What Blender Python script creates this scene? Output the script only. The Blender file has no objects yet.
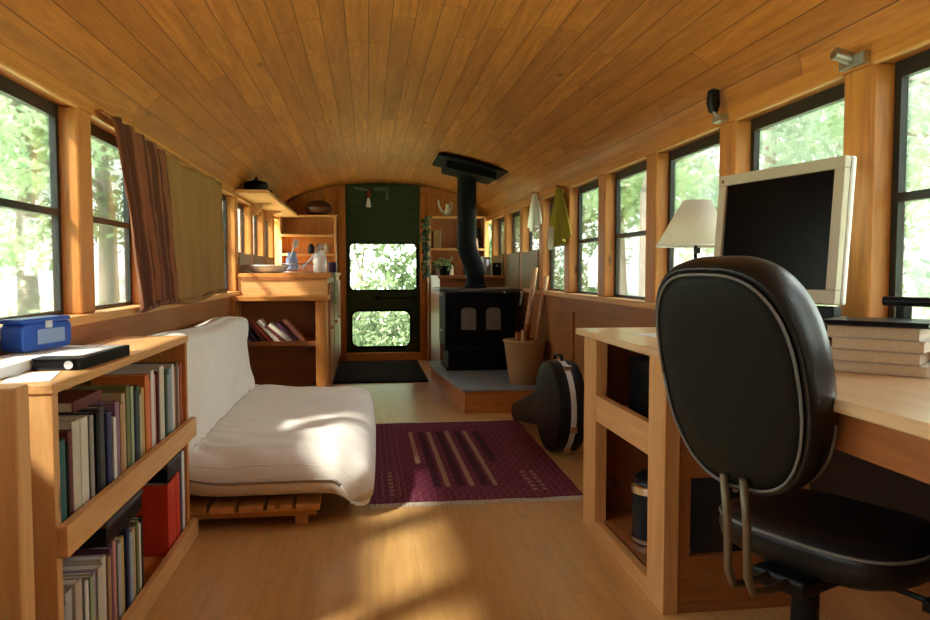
import bpy, math, random
from math import sin, cos, pi, sqrt, radians
from mathutils import Vector, Matrix, noise as mnoise

S = bpy.context.scene
C = S.collection
random.seed(7)

# ------------------------------------------------------------------ camera
F_PX, YAW, PIT, EYE = 740.0, .1314, .0525, .97
cam = bpy.data.cameras.new('camera')
cam.sensor_width = 36.0
cam.lens = F_PX / 930 * 36.0
cam.clip_start = .02
co = bpy.data.objects.new('camera', cam)
C.objects.link(co)
co.location = (0, 0, EYE)
co.rotation_euler = (pi / 2 - PIT, 0, -YAW)
S.camera = co

# ------------------------------------------------------------------ light
WORLD_STRENGTH = 4.6
SUN_STRENGTH = 26.0
S.view_settings.view_transform = 'Standard'
S.view_settings.look = 'None'
S.view_settings.gamma = 1
S.view_settings.use_curve_mapping = False
S.view_settings.exposure = .52


class NT:
    """small helper to write node trees"""
    def __init__(s, tree):
        s.t = tree; s.n = tree.nodes; s.l = tree.links

    def node(s, typ, **kw):
        n = s.n.new(typ)
        for k, v in kw.items():
            setattr(n, k, v)
        return n

    def put(s, sock, v):
        if v is None:
            return
        if isinstance(v, bpy.types.NodeSocket):
            s.l.new(v, sock)
        else:
            if isinstance(v, (tuple, list)) and len(v) == 3 and sock.type == 'RGBA':
                v = (*v, 1)
            sock.default_value = v

    def math(s, op, a, b=None, c=None, clamp=False):
        n = s.node('ShaderNodeMath', operation=op, use_clamp=clamp)
        s.put(n.inputs[0], a); s.put(n.inputs[1], b)
        if c is not None: s.put(n.inputs[2], c)
        return n.outputs[0]

    def mix(s, f, a, b, blend='MIX'):
        n = s.node('ShaderNodeMix', data_type='RGBA', blend_type=blend)
        s.put(n.inputs[0], f); s.put(n.inputs[6], a); s.put(n.inputs[7], b)
        return n.outputs[2]

    def sep(s, v):
        n = s.node('ShaderNodeSeparateXYZ'); s.put(n.inputs[0], v)
        return n.outputs

    def comb(s, x, y, z):
        n = s.node('ShaderNodeCombineXYZ')
        s.put(n.inputs[0], x); s.put(n.inputs[1], y); s.put(n.inputs[2], z)
        return n.outputs[0]

    def vmul(s, v, k):
        n = s.node('ShaderNodeVectorMath', operation='MULTIPLY')
        s.put(n.inputs[0], v); s.put(n.inputs[1], k)
        return n.outputs[0]

    def vadd(s, v, k):
        n = s.node('ShaderNodeVectorMath', operation='ADD')
        s.put(n.inputs[0], v); s.put(n.inputs[1], k)
        return n.outputs[0]

    def noise(s, v, scale=5, detail=3, rough=.5, dist=0):
        n = s.node('ShaderNodeTexNoise')
        s.put(n.inputs['Vector'], v); s.put(n.inputs['Scale'], scale)
        s.put(n.inputs['Detail'], detail); s.put(n.inputs['Roughness'], rough)
        s.put(n.inputs['Distortion'], dist)
        return n.outputs[0]

    def white(s, v):
        n = s.node('ShaderNodeTexWhiteNoise', noise_dimensions='3D')
        s.put(n.inputs['Vector'], v)
        return n.outputs[0]

    def ramp(s, f, stops):
        n = s.node('ShaderNodeValToRGB')
        e = n.color_ramp.elements
        while len(e) < len(stops): e.new(.5)
        for q, (p, c) in zip(e, stops):
            q.position = p
            q.color = (*c, 1) if not isinstance(c, (int, float)) else (c, c, c, 1)
        s.put(n.inputs[0], f)
        return n.outputs[0]

    def rng(s, v, a, b, c, d):
        n = s.node('ShaderNodeMapRange')
        for i, q in enumerate((v, a, b, c, d)): s.put(n.inputs[i], q)
        return n.outputs[0]

    def bump(s, h, strength=.3, dist=.01):
        n = s.node('ShaderNodeBump')
        s.put(n.inputs['Height'], h); n.inputs['Strength'].default_value = strength
        n.inputs['Distance'].default_value = dist
        return n.outputs[0]


# world: a bright overcast forest clearing, foliage high up, pale sky gaps
w = bpy.data.worlds.new('world'); S.world = w; w.use_nodes = True
nt = NT(w.node_tree)
bg = nt.n['Background']
tc = nt.node('ShaderNodeTexCoord').outputs['Generated']
z = nt.sep(tc)[2]
big = nt.noise(nt.vmul(tc, (1, 1, 1.3)), 7, 6, .62, .6)
fine = nt.noise(tc, 38, 4, .6)
m = nt.math('ADD', nt.math('MULTIPLY', big, .72), nt.math('MULTIPLY', fine, .34))
foliage = nt.ramp(m, [(.38, (.26, .33, .25)), (.47, (.50, .58, .48)), (.55, (.85, .91, .83)), (.68, (1.15, 1.18, 1.1))])
sky = nt.rng(z, .28, .62, 0, 1)
col = nt.mix(sky, foliage, (1.3, 1.33, 1.36))
grd = nt.rng(z, -.05, -.16, 0, 1)
col = nt.mix(grd, col, (.42, .42, .28))
nt.l.new(col, bg.inputs[0]); bg.inputs[1].default_value = WORLD_STRENGTH

# low sun from the left, behind the camera
sun = bpy.data.lights.new('sun', 'SUN'); sun.energy = SUN_STRENGTH; sun.angle = radians(4.5)
sun.color = (1, .93, .80)
so = bpy.data.objects.new('sun', sun); C.objects.link(so)
so.rotation_euler = Vector((1.0, .85, -1.18)).to_track_quat('-Z', 'Y').to_euler()

# ------------------------------------------------------------------ materials
MATS = {}


def new_mat(name):
    m = bpy.data.materials.new(name); m.use_nodes = True
    t = NT(m.node_tree)
    b = t.n['Principled BSDF']
    MATS[name] = m
    return m, t, b


def plain(name, col, rough=.5, metal=0, var=.0, scale=30, bump=0, spec=None, sheen=0):
    if spec is None and max(col) < .045 and not metal: spec = .16
    m, t, b = new_mat(name)
    c = (*col, 1)
    if var:
        o = t.node('ShaderNodeTexCoord').outputs['Object']
        n = t.noise(o, scale, 4, .6)
        cc = t.mix(n, tuple(v * (1 - var) for v in col), tuple(min(1, v * (1 + var)) for v in col))
        t.l.new(cc, b.inputs['Base Color'])
        if bump:
            t.l.new(t.bump(n, bump, .004), b.inputs['Normal'])
    else:
        b.inputs['Base Color'].default_value = c
    b.inputs['Roughness'].default_value = rough
    b.inputs['Metallic'].default_value = metal
    if spec is not None: b.inputs['Specular IOR Level'].default_value = spec
    if sheen: b.inputs['Sheen Weight'].default_value = sheen
    return m


def wood(name, lo, hi, axis='Z', rough=.45, knots=.8, planks=None, uv=False, gap=.02, coat=0, plankvar=.5):
    """procedural pine: grain along axis; planks=(width, length) in the uv/object plane"""
    m, t, b = new_mat(name)
    tcn = t.node('ShaderNodeTexCoord')
    v = tcn.outputs['UV' if uv else 'Object']
    inf = t.node('ShaderNodeObjectInfo').outputs['Random']
    gapm = None; pr = None
    if planks:
        x, y, zz = t.sep(v)
        row = t.math('FLOOR', t.math('DIVIDE', x, planks[0]))
        rr = t.white(t.comb(row, 3.1, 0))
        ln = t.math('ADD', t.math('DIVIDE', y, planks[1]), t.math('MULTIPLY', rr, 7.3))
        cell = t.math('FLOOR', ln)
        pr = t.white(t.comb(row, cell, 5.0))
        fx = t.math('FRACT', t.math('DIVIDE', x, planks[0]))
        fy = t.math('FRACT', ln)
        g1 = t.math('LESS_THAN', t.math('ABSOLUTE', t.math('SUBTRACT', fx, .5)), .5 - gap)
        g2 = t.math('LESS_THAN', t.math('ABSOLUTE', t.math('SUBTRACT', fy, .5)), .5 - gap * planks[0] / planks[1])
        gapm = t.math('MULTIPLY', g1, g2)
        v = t.vadd(v, t.comb(t.math('MULTIPLY', pr, 3.0), t.math('MULTIPLY', pr, 11.0), 0))
    v = t.vadd(v, t.comb(t.math('MULTIPLY', inf, 9), t.math('MULTIPLY', inf, 5), t.math('MULTIPLY', inf, 7)))
    k = {'X': (1.2, 16, 16), 'Y': (16, 1.2, 16), 'Z': (16, 16, 1.2)}[axis]
    g = t.noise(t.vmul(v, k), 1.6, 5, .6, .9)
    k2 = tuple(a * 4 for a in k)
    g2_ = t.noise(t.vmul(v, k2), 2.2, 3, .6)
    gm = t.math('ADD', t.math('MULTIPLY', g, .75), t.math('MULTIPLY', g2_, .3))
    c = t.ramp(gm, [(.34, lo), (.66, hi)])
    if knots:
        vo = t.node('ShaderNodeTexVoronoi')
        kk = {'X': (2.2, 6, 6), 'Y': (6, 2.2, 6), 'Z': (6, 6, 2.2)}[axis]
        t.put(vo.inputs['Vector'], t.vmul(v, kk)); vo.inputs['Scale'].default_value = 1
        kn = t.rng(vo.outputs[0], .03, .09, knots, 0)
        c = t.mix(kn, c, tuple(q * .28 for q in lo))
    if pr is not None:
        c = t.mix(t.rng(pr, 0, 1, plankvar, 0), c, tuple(q * .78 for q in lo))
        c = t.mix(gapm, tuple(q * .22 for q in lo), c)
    t.l.new(c, b.inputs['Base Color'])
    b.inputs['Roughness'].default_value = rough
    if coat:
        b.inputs['Coat Weight'].default_value = coat; b.inputs['Coat Roughness'].default_value = .25
    h = gm if gapm is None else t.math('ADD', t.math('MULTIPLY', gm, .3), gapm)
    t.l.new(t.bump(h, .25, .002), b.inputs['Normal'])
    return m


M = {}
PL, PH = (.39, .135, .024), (.64, .262, .060)          # amber pine
for ax in 'XYZ':
    M['pine' + ax] = wood('pine_' + ax.lower(), PL, PH, ax)
    M['pale' + ax] = wood('pale_pine_' + ax.lower(), (.54, .255, .085), (.72, .40, .155), ax)
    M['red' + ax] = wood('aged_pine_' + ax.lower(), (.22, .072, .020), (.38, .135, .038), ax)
M['ceil'] = wood('ceiling_boards', (.33, .103, .016), (.62, .238, .047), 'Y', .48, .8, (.088, 1.9), True, .016, plankvar=.5)
M['desktop'] = wood('desktop_pine', (.68, .42, .21), (.82, .60, .36), 'Y', .30, .3, coat=.35)
M['floor'] = wood('floor_boards', (.54, .29, .095), (.67, .40, .15), 'Y', .34, .3, (.16, 2.2), True, .0018, .25, plankvar=.12)
M['panel'] = wood('wall_panel', (.26, .095, .028), (.38, .15, .045), 'Y', .5, .3)
M['olive'] = wood('olive_stained_panel', (.20, .14, .06), (.30, .215, .10), 'Y', .5, .2)
M['alu'] = plain('dark_aluminium', (.035, .037, .036), .4, .6)
M['blackp'] = plain('black_plastic', (.008, .008, .009), .38)
M['black'] = plain('black_cast_iron', (.006, .0062, .007), .6, .0, .3, 60, .12, spec=.09)
M['stovetop'] = plain('worn_stove_top', (.085, .085, .095), .42, .4, .3, 20)
M['leather'] = plain('black_leather', (.007, .008, .009), .33, 0, .2, 120, .12, spec=.35)
M['shell'] = plain('dark_green_grey_shell', (.0115, .0125, .0095), .6, 0, .15, 40)
M['piping'] = plain('grey_piping', (.16, .165, .16), .5)
M['chrome'] = plain('chrome', (.7, .7, .7), .2, 1)
M['steel'] = plain('brushed_steel', (.45, .46, .47), .35, .9)
M['cream'] = plain('cream_plastic', (.50, .44, .34), .45)
M['whitep'] = plain('white_plastic', (.78, .79, .82), .3)
M['screen'] = plain('dark_screen', (.002, .002, .0025), .25, spec=.12)
M['paper'] = plain('white_paper', (.82, .83, .84), .7)
M['pages'] = plain('book_pages', (.74, .64, .48), .8, 0, .15, 90)
M['shade'] = None
M['slate'] = plain('blue_grey_slate', (.26, .34, .42), .34, 0, .25, 12, .1)
M['green_door'] = plain('dark_green_door_paint', (.032, .070, .034), .5, 0, .15, 6, spec=.25)
M['mat'] = plain('dark_doormat', (.016, .009, .006), .95, 0, .4, 80, .3, spec=.02)
M['blue'] = plain('blue_plastic', (.02, .10, .52), .3)
M['bluelight'] = plain('pale_blue_label', (.30, .42, .72), .45)
M['white_cer'] = plain('white_enamel', (.78, .78, .75), .22)
M['charc'] = plain('charcoal_card', (.06, .06, .065), .6)
M['leafdk'] = plain('dark_leaf', (.02, .06, .015), .5, 0, .3, 20)
M['leaflt'] = plain('pale_leaf', (.18, .26, .09), .5, 0, .3, 20)
M['terra'] = plain('brown_pottery', (.10, .035, .015), .45, 0, .3, 14)
M['casebody'] = plain('black_hard_case', (.010, .010, .013), .4, 0, .2, 90, .1, spec=.2)
M['caseband'] = plain('pale_case_band', (.62, .64, .67), .35)
M['purpledk'] = plain('dark_purple_ceramic', (.03, .012, .06), .3)
M['redcloth'] = plain('red_yarn', (.35, .04, .03), .8)
M['smoke'] = plain('smoked_glass', (.02, .022, .025), .1)


def fabric(name, c1, c2, scale=60, rough=.9, transl=0, bump=.15):
    m, t, b = new_mat(name)
    o = t.node('ShaderNodeTexCoord').outputs['Object']
    n = t.noise(o, scale, 3, .6)
    n2 = t.noise(o, 3.5, 2, .5)
    c = t.mix(t.math('ADD', t.math('MULTIPLY', n, .4), t.math('MULTIPLY', n2, .6)), c1, c2)
    t.l.new(c, b.inputs['Base Color']); b.inputs['Roughness'].default_value = rough
    b.inputs['Sheen Weight'].default_value = .15
    b.inputs['Specular IOR Level'].default_value = .2
    t.l.new(t.bump(n, bump, .003), b.inputs['Normal'])
    if transl:
        tr = t.node('ShaderNodeBsdfTranslucent'); t.l.new(c, tr.inputs[0])
        mx = t.node('ShaderNodeMixShader'); mx.inputs[0].default_value = transl
        t.l.new(b.outputs[0], mx.inputs[1]); t.l.new(tr.outputs[0], mx.inputs[2])
        t.l.new(mx.outputs[0], t.n['Material Output'].inputs[0])
    return m


M['futon'] = fabric('cream_cotton', (.74, .69, .64), (.84, .81, .78), 90)
M['shade'] = fabric('white_lampshade', (.88, .84, .78), (.92, .88, .82), 80, .8, .55)
M['yellow'] = fabric('yellow_green_cloth', (.30, .25, .03), (.46, .38, .06), 40, .8, .4)
M['sheer'] = fabric('white_sheer_cloth', (.75, .73, .68), (.85, .84, .80), 60, .8, .6)
M['greencloth'] = fabric('green_towel', (.16, .24, .10), (.26, .34, .15), 60)
M['basket'] = None


def curtain_mat():
    m, t, b = new_mat('striped_brown_curtain')
    o = t.node('ShaderNodeTexCoord').outputs['UV']
    x, y, zz = t.sep(o)
    wv = t.math('SINE', t.math('ADD', t.math('MULTIPLY', x, 190), t.math('MULTIPLY', t.noise(o, 3, 2), 5)))
    st = t.rng(wv, -.3, .5, 0, 1)
    left = t.mix(st, (.12, .036, .016), (.27, .095, .038))
    right = t.mix(t.noise(t.vmul(o, (14, 1, 1)), 2, 2), (.25, .125, .038), (.42, .235, .075))
    f = t.rng(x, .33, .38, 0, 1)
    c = t.mix(f, left, right)
    t.l.new(c, b.inputs['Base Color']); b.inputs['Roughness'].default_value = .9
    tr = t.node('ShaderNodeBsdfTranslucent'); t.l.new(c, tr.inputs[0])
    mx = t.node('ShaderNodeMixShader'); mx.inputs[0].default_value = .22
    t.l.new(b.outputs[0], mx.inputs[1]); t.l.new(tr.outputs[0], mx.inputs[2])
    t.l.new(mx.outputs[0], t.n['Material Output'].inputs[0])
    return m


M['curtain'] = curtain_mat()
M['birch'] = plain('speckled_birch_bark', (.48, .27, .15), .7, 0, .75, 26)


def basket_mat():
    m, t, b = new_mat('woven_basket')
    x, y, zz = t.sep(t.node('ShaderNodeTexCoord').outputs['Object'])
    ang = t.math('ARCTAN2', y, x)
    a = t.math('SINE', t.math('MULTIPLY', ang, 30)); bb = t.math('SINE', t.math('MULTIPLY', zz, 420))
    h = t.math('MULTIPLY', a, bb)
    c = t.mix(t.rng(h, -1, 1, 0, 1), (.30, .16, .06), (.60, .38, .18))
    t.l.new(c, b.inputs['Base Color']); b.inputs['Roughness'].default_value = .7
    t.l.new(t.bump(h, .5, .004), b.inputs['Normal'])
    return m


M['basket'] = basket_mat()


def glass_mat(name, tint=(.96, .98, .97)):
    m, t, b = new_mat(name)
    t.n.remove(b)
    tr = t.node('ShaderNodeBsdfTransparent'); tr.inputs[0].default_value = (*tint, 1)
    gl = t.node('ShaderNodeBsdfGlossy'); gl.inputs['Roughness'].default_value = .03
    fr = t.node('ShaderNodeFresnel'); fr.inputs[0].default_value = 1.45
    mx = t.node('ShaderNodeMixShader')
    t.l.new(t.math('MULTIPLY', fr.outputs[0], .8), mx.inputs[0])
    t.l.new(tr.outputs[0], mx.inputs[1]); t.l.new(gl.outputs[0], mx.inputs[2])
    t.l.new(mx.outputs[0], t.n['Material Output'].inputs[0])
    return m


M['glass'] = glass_mat('window_glass')
M['jarglass'] = glass_mat('jar_glass', (.80, .84, .82))


def rug_mat():
    m, t, b = new_mat('burgundy_kilim')
    v = t.node('ShaderNodeTexCoord').outputs['UV']     # uv in metres, world x and y
    x, y, zz = t.sep(v)

    def rect(x0, x1, y0, y1):
        a = t.math('MULTIPLY', t.math('GREATER_THAN', x, x0), t.math('LESS_THAN', x, x1))
        c = t.math('MULTIPLY', t.math('GREATER_THAN', y, y0), t.math('LESS_THAN', y, y1))
        return t.math('MULTIPLY', a, c)

    n = t.noise(t.vmul(v, (60, 140, 1)), 1, 2, .6)
    big = t.noise(v, 6, 2)
    # small repeating figures in the field
    fx = t.math('SINE', t.math('MULTIPLY', x, 150)); fy = t.math('SINE', t.math('MULTIPLY', y, 70))
    fig = t.rng(t.math('MULTIPLY', fx, fy), .2, .6, 0, 1)
    base = t.mix(big, (.12, .018, .042), (.20, .042, .078))
    base = t.mix(t.math('MULTIPLY', fig, .35), base, (.28, .10, .11))
    s = t.math('FRACT', t.math('DIVIDE', t.math('SUBTRACT', x, .235), .108))
    line = t.math('LESS_THAN', s, .22)
    dark = t.math('MULTIPLY', t.math('GREATER_THAN', s, .5), t.math('LESS_THAN', s, .85))
    dots = t.math('GREATER_THAN', t.math('SINE', t.math('MULTIPLY', y, 110)), -.3)
    area = t.math('MAXIMUM', rect(.235, .66, 3.66, 4.38), rect(.29, .58, 3.24, 3.66))
    c = t.mix(t.math('MULTIPLY', area, t.math('MULTIPLY', dark, .8)), base, (.03, .012, .022))
    c = t.mix(t.math('MULTIPLY', area, t.math('MULTIPLY', line, .85)), c, (.42, .27, .19))
    sm = t.math('MAXIMUM', rect(.06, .14, 3.12, 3.52), rect(.70, .80, 3.12, 3.48))
    s2 = t.math('LESS_THAN', t.math('FRACT', t.math('DIVIDE', x, .045)), .45)
    c = t.mix(t.math('MULTIPLY', t.math('MULTIPLY', sm, s2), t.math('MULTIPLY', dots, .7)), c, (.42, .28, .22))
    # border lines
    bd = t.math('LESS_THAN', t.math('FRACT', t.math('DIVIDE', x, .031)), .2)
    edge = t.math('SUBTRACT', 1, rect(.16, .70, 3.17, 4.52))
    c = t.mix(t.math('MULTIPLY', t.math('MULTIPLY', edge, bd), .35), c, (.30, .13, .15))
    c = t.mix(t.math('MULTIPLY', n, .35), c, (.05, .008, .02))
    t.l.new(c, b.inputs['Base Color']); b.inputs['Roughness'].default_value = .95
    b.inputs['Specular IOR Level'].default_value = .1
    t.l.new(t.bump(n, .4, .004), b.inputs['Normal'])
    return m


M['rug'] = rug_mat()
M['fringe'] = fabric('cotton_fringe', (.55, .48, .38), (.75, .68, .56), 90)


def leaf_mat(name, lo, hi):
    m, t, b = new_mat(name)
    o = t.node('ShaderNodeTexCoord').outputs['Object']
    c = t.mix(t.rng(t.noise(o, 2.2, 3, .6), .3, .7, 0, 1), lo, hi)
    d = t.node('ShaderNodeBsdfDiffuse'); t.l.new(c, d.inputs[0])
    tr = t.node('ShaderNodeBsdfTranslucent'); t.l.new(c, tr.inputs[0])
    mx = t.node('ShaderNodeMixShader'); mx.inputs[0].default_value = .45
    t.l.new(d.outputs[0], mx.inputs[1]); t.l.new(tr.outputs[0], mx.inputs[2])
    t.l.new(mx.outputs[0], t.n['Material Output'].inputs[0]); t.n.remove(b)
    return m


M['leafA'] = leaf_mat('fresh_foliage', (.42, .58, .38), (.80, .90, .70))
M['leafB'] = leaf_mat('blueish_foliage', (.46, .58, .50), (.82, .90, .82))
M['leafC'] = leaf_mat('dark_foliage', (.12, .20, .09), (.36, .48, .27))
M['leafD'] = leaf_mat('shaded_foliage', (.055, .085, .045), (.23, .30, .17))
M['bark'] = plain('grey_bark', (.26, .22, .19), .9, 0, .4, 9, .5)
M['grass'] = plain('sunlit_lawn', (.44, .54, .30), .95, 0, .4, 1.2)

COLS = {}


def colmat(word, rgb, rough=.5):
    key = 'cover_' + word.replace(' ', '_')
    if key not in COLS:
        COLS[key] = plain(key, rgb, rough, 0, .12, 25)
    return COLS[key]


# ------------------------------------------------------------------ mesh builder
class MB:
    def __init__(s):
        s.v = []; s.f = []; s.uv = None

    def add(s, vs, fs):
        k = len(s.v)
        s.v += [tuple(p) for p in vs]; s.f += [tuple(i + k for i in f) for f in fs]
        return s

    def box(s, x0, x1, y0, y1, z0, z1, rz=0, tilt=None):
        cx, cy, cz = (x0 + x1) / 2, (y0 + y1) / 2, (z0 + z1) / 2
        vs = [Vector((x, y, zz)) for zz in (z0, z1) for x, y in ((x0, y0), (x1, y0), (x1, y1), (x0, y1))]
        if rz:
            R = Matrix.Rotation(rz, 3, 'Z'); c = Vector((cx, cy, cz)); vs = [R @ (p - c) + c for p in vs]
        if tilt:
            ax, a, piv = tilt
            R = Matrix.Rotation(a, 3, ax); c = Vector(piv); vs = [R @ (p - c) + c for p in vs]
        return s.add(vs, [(0, 3, 2, 1), (4, 5, 6, 7), (0, 1, 5, 4), (1, 2, 6, 5), (2, 3, 7, 6), (3, 0, 4, 7)])

    def tube(s, pts, r, n=10, cap=True):
        pts = [Vector(p) for p in pts]
        rs = r if isinstance(r, (list, tuple)) else [r] * len(pts)
        rings = []
        prev = None
        for i, p in enumerate(pts):
            d = (pts[min(i + 1, len(pts) - 1)] - pts[max(i - 1, 0)]).normalized()
            if prev is None:
                a = d.orthogonal().normalized()
            else:
                a = (prev - d * prev.dot(d))
                a = a.normalized() if a.length > 1e-6 else d.orthogonal().normalized()
            prev = a; bb = d.cross(a)
            rings.append([p + (a * cos(2 * pi * k / n) + bb * sin(2 * pi * k / n)) * rs[i] for k in range(n)])
        vs = [q for rg in rings for q in rg]
        fs = [(i * n + k, i * n + (k + 1) % n, (i + 1) * n + (k + 1) % n, (i + 1) * n + k)
              for i in range(len(pts) - 1) for k in range(n)]
        if cap:
            fs += [tuple(range(n))[::-1], tuple((len(pts) - 1) * n + k for k in range(n))]
        return s.add(vs, fs)

    def cyl(s, p0, p1, r0, r1=None, n=24):
        return s.tube([p0, p1], [r0, r0 if r1 is None else r1], n)

    def lathe(s, prof, c, n=32, sx=1, sy=1, caps=True):
        """prof: (r, z) list, revolved about the vertical through c"""
        vs = [(c[0] + r * sx * cos(2 * pi * k / n), c[1] + r * sy * sin(2 * pi * k / n), c[2] + zz) for r, zz in prof for k in range(n)]
        fs = [(i * n + k, i * n + (k + 1) % n, (i + 1) * n + (k + 1) % n, (i + 1) * n + k)
              for i in range(len(prof) - 1) for k in range(n)]
        if caps:
            fs += [tuple(range(n))[::-1], tuple((len(prof) - 1) * n + k for k in range(n))]
        return s.add(vs, fs)

    def loft(s, rings, close=True, caps=True):
        n = len(rings[0]); vs = [q for rg in rings for q in rg]
        rngk = range(n if close else n - 1)
        fs = [(i * n + k, i * n + (k + 1) % n, (i + 1) * n + (k + 1) % n, (i + 1) * n + k) for i in range(len(rings) - 1) for k in rngk]
        if caps and close:
            fs += [tuple(range(n))[::-1], tuple((len(rings) - 1) * n + k for k in range(n))]
        return s.add(vs, fs)

    def prism(s, poly, a0, a1, axis='Y'):
        """poly in the plane across axis, extruded between a0 and a1"""
        def P(p, a):
            return {'X': (a, p[0], p[1]), 'Y': (p[0], a, p[1]), 'Z': (p[0], p[1], a)}[axis]
        return s.loft([[P(p, a0) for p in poly], [P(p, a1) for p in poly]])

    def sphere(s, c, r, n=16, sz=1):
        prof = [(max(1e-4, r * sin(pi * i / n)), -r * sz * cos(pi * i / n)) for i in range(n + 1)]
        return s.lathe(prof, c, n * 2)


ROOTLOC = {}


def finish(name, mb, mat, origin, parent=None, smooth=False, bevel=0, subsurf=0, solid=0):
    me = bpy.data.meshes.new(name)
    o0 = Vector(origin)
    me.from_pydata([tuple(Vector(p) - o0) for p in mb.v], [], mb.f)
    if mb.uv:
        ul = me.uv_layers.new(name='UVMap')
        for lp in me.loops:
            ul.data[lp.index].uv = mb.uv[lp.vertex_index]
    me.update()
    import bmesh
    bm = bmesh.new(); bm.from_mesh(me); bmesh.ops.recalc_face_normals(bm, faces=bm.faces); bm.to_mesh(me); bm.free()
    if smooth:
        me.shade_smooth()
        if smooth == 'auto':
            try:
                me.set_sharp_from_angle(angle=radians(38))
            except Exception:
                pass
    if mat: me.materials.append(mat)
    ob = bpy.data.objects.new(name, me); C.objects.link(ob)
    if parent is not None:
        ob.parent = parent
    else:
        ob.location = o0
    ROOTLOC[ob.name] = o0
    if solid:
        md = ob.modifiers.new('thickness', 'SOLIDIFY'); md.thickness = solid; md.offset = 0
    if bevel:
        md = ob.modifiers.new('bevel', 'BEVEL'); md.width = bevel; md.segments = 2; md.limit_method = 'ANGLE'
        md.angle_limit = radians(40)
    if subsurf:
        md = ob.modifiers.new('subdivision', 'SUBSURF'); md.levels = subsurf; md.render_levels = subsurf
    return ob


def part(name, mb, mat, parent, label=None, **kw):
    ob = finish(name, mb, mat, ROOTLOC[parent.name], parent, **kw)
    if label: ob['label'] = label
    return ob


def thing(name, label, cat, loc=(0, 0, 0), group=None, rz=0, local=False):
    o = bpy.data.objects.new(name, None); C.objects.link(o)
    o.location = loc; o.rotation_euler = (0, 0, rz); o.empty_display_size = .1
    o['label'] = label; o['category'] = cat
    if group: o['group'] = group
    ROOTLOC[o.name] = Vector((0, 0, 0)) if (rz or local) else Vector(loc)
    return o


def one(name, mb, mat, label, cat, group=None, origin=None, **kw):
    if origin is None:
        xs = [p[0] for p in mb.v]; ys = [p[1] for p in mb.v]; zs = [p[2] for p in mb.v]
        origin = ((min(xs) + max(xs)) / 2, (min(ys) + max(ys)) / 2, min(zs))
    ob = finish(name, mb, mat, origin, **kw)
    ob['label'] = label; ob['category'] = cat
    if group: ob['group'] = group
    return ob


def struct(name, mb, mat, parent=None, **kw):
    if parent is not None:
        return part(name, mb, mat, parent, **kw)
    ob = finish(name, mb, mat, (0, 0, 0), **kw); ob['kind'] = 'structure'
    return ob


# ------------------------------------------------------------------ the bus shell
XL, XR = -.914, 1.271
Y0, Y1 = -.70, 8.09
ZS, ZT = .83, 1.497            # sill and head of the windows
P, PW = .71, .12               # window pitch and post width
YR, YL = 1.7435, 2.5353        # far edge of one opening on either side
CX, HW = (XL + XR) / 2, (XR - XL) / 2
CZ0, CH = 1.545, .375

mb = MB().box(XL - .10, XR + .10, Y0 - .1, Y1 + .12, -.06, 0)
mb.uv = [(p[0], p[1]) for p in mb.v]
struct('floor', mb, M['floor'])

# arched ceiling of lengthwise boards
mb = MB(); N = 56; pts = []
for i in range(N + 1):
    a = pi * i / N
    pts.append((CX - (HW + .0) * cos(a), CZ0 + CH * sin(a)))
uvs = []; L = [0]
for i in range(1, N + 1):
    L.append(L[-1] + math.dist(pts[i], pts[i - 1]))
inner = []; outer = []
for i in range(N + 1):
    a = pi * i / N
    inner.append(pts[i]); outer.append((CX - (HW + .08) * cos(a), CZ0 + (CH + .05) * sin(a)))
vs = []
for yy in (Y0 - .1, Y1 + .12):
    for q in inner: vs.append((q[0], yy, q[1]))
    for q in outer: vs.append((q[0], yy, q[1]))
n1 = N + 1
fs = []
for i in range(N):
    fs.append((i, i + 1, 2 * n1 + i + 1, 2 * n1 + i))
    fs.append((n1 + i, 3 * n1 + i, 3 * n1 + i + 1, n1 + i + 1))
    fs.append((i, n1 + i, n1 + i + 1, i + 1))
    fs.append((2 * n1 + i, 2 * n1 + i + 1, 3 * n1 + i + 1, 3 * n1 + i))
fs.append((0, 2 * n1, 3 * n1, n1)); fs.append((N, n1 + N, 3 * n1 + N, 2 * n1 + N))
mb.add(vs, fs)
mb.uv = [(L[k % n1], v[1]) for k, v in enumerate(mb.v)]
struct('ceiling', mb, M['ceil'], smooth='auto')

WT = .085                      # wall thickness
for side, X, s in (('left', XL, -1), ('right', XR, 1)):
    xa, xb = sorted((X, X + s * WT))
    lo = MB().box(xa, xb, Y0, Y1, 0, ZS - .03)
    struct('wall_' + side, lo, M['panel'])
    mb = MB().box(xa, xb, Y0, Y1, ZT, CZ0 + .012)
    struct('trim_%d' % (1 if s < 0 else 2), mb, M['pineY'])
    # the sill ledge and the strip below it
    xi, xo = sorted((X - s * .022, X + s * WT))
    struct('trim_%d' % (3 if s < 0 else 4), MB().box(xi, xo, Y0, Y1, ZS - .03, ZS), M['paleY'], bevel=.004)
    xi, xo = sorted((X - s * .006, X))
    struct('trim_%d' % (5 if s < 0 else 6), MB().box(xi, xo, Y0, Y1, ZS - .11, ZS - .03), M['redY'])

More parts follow.
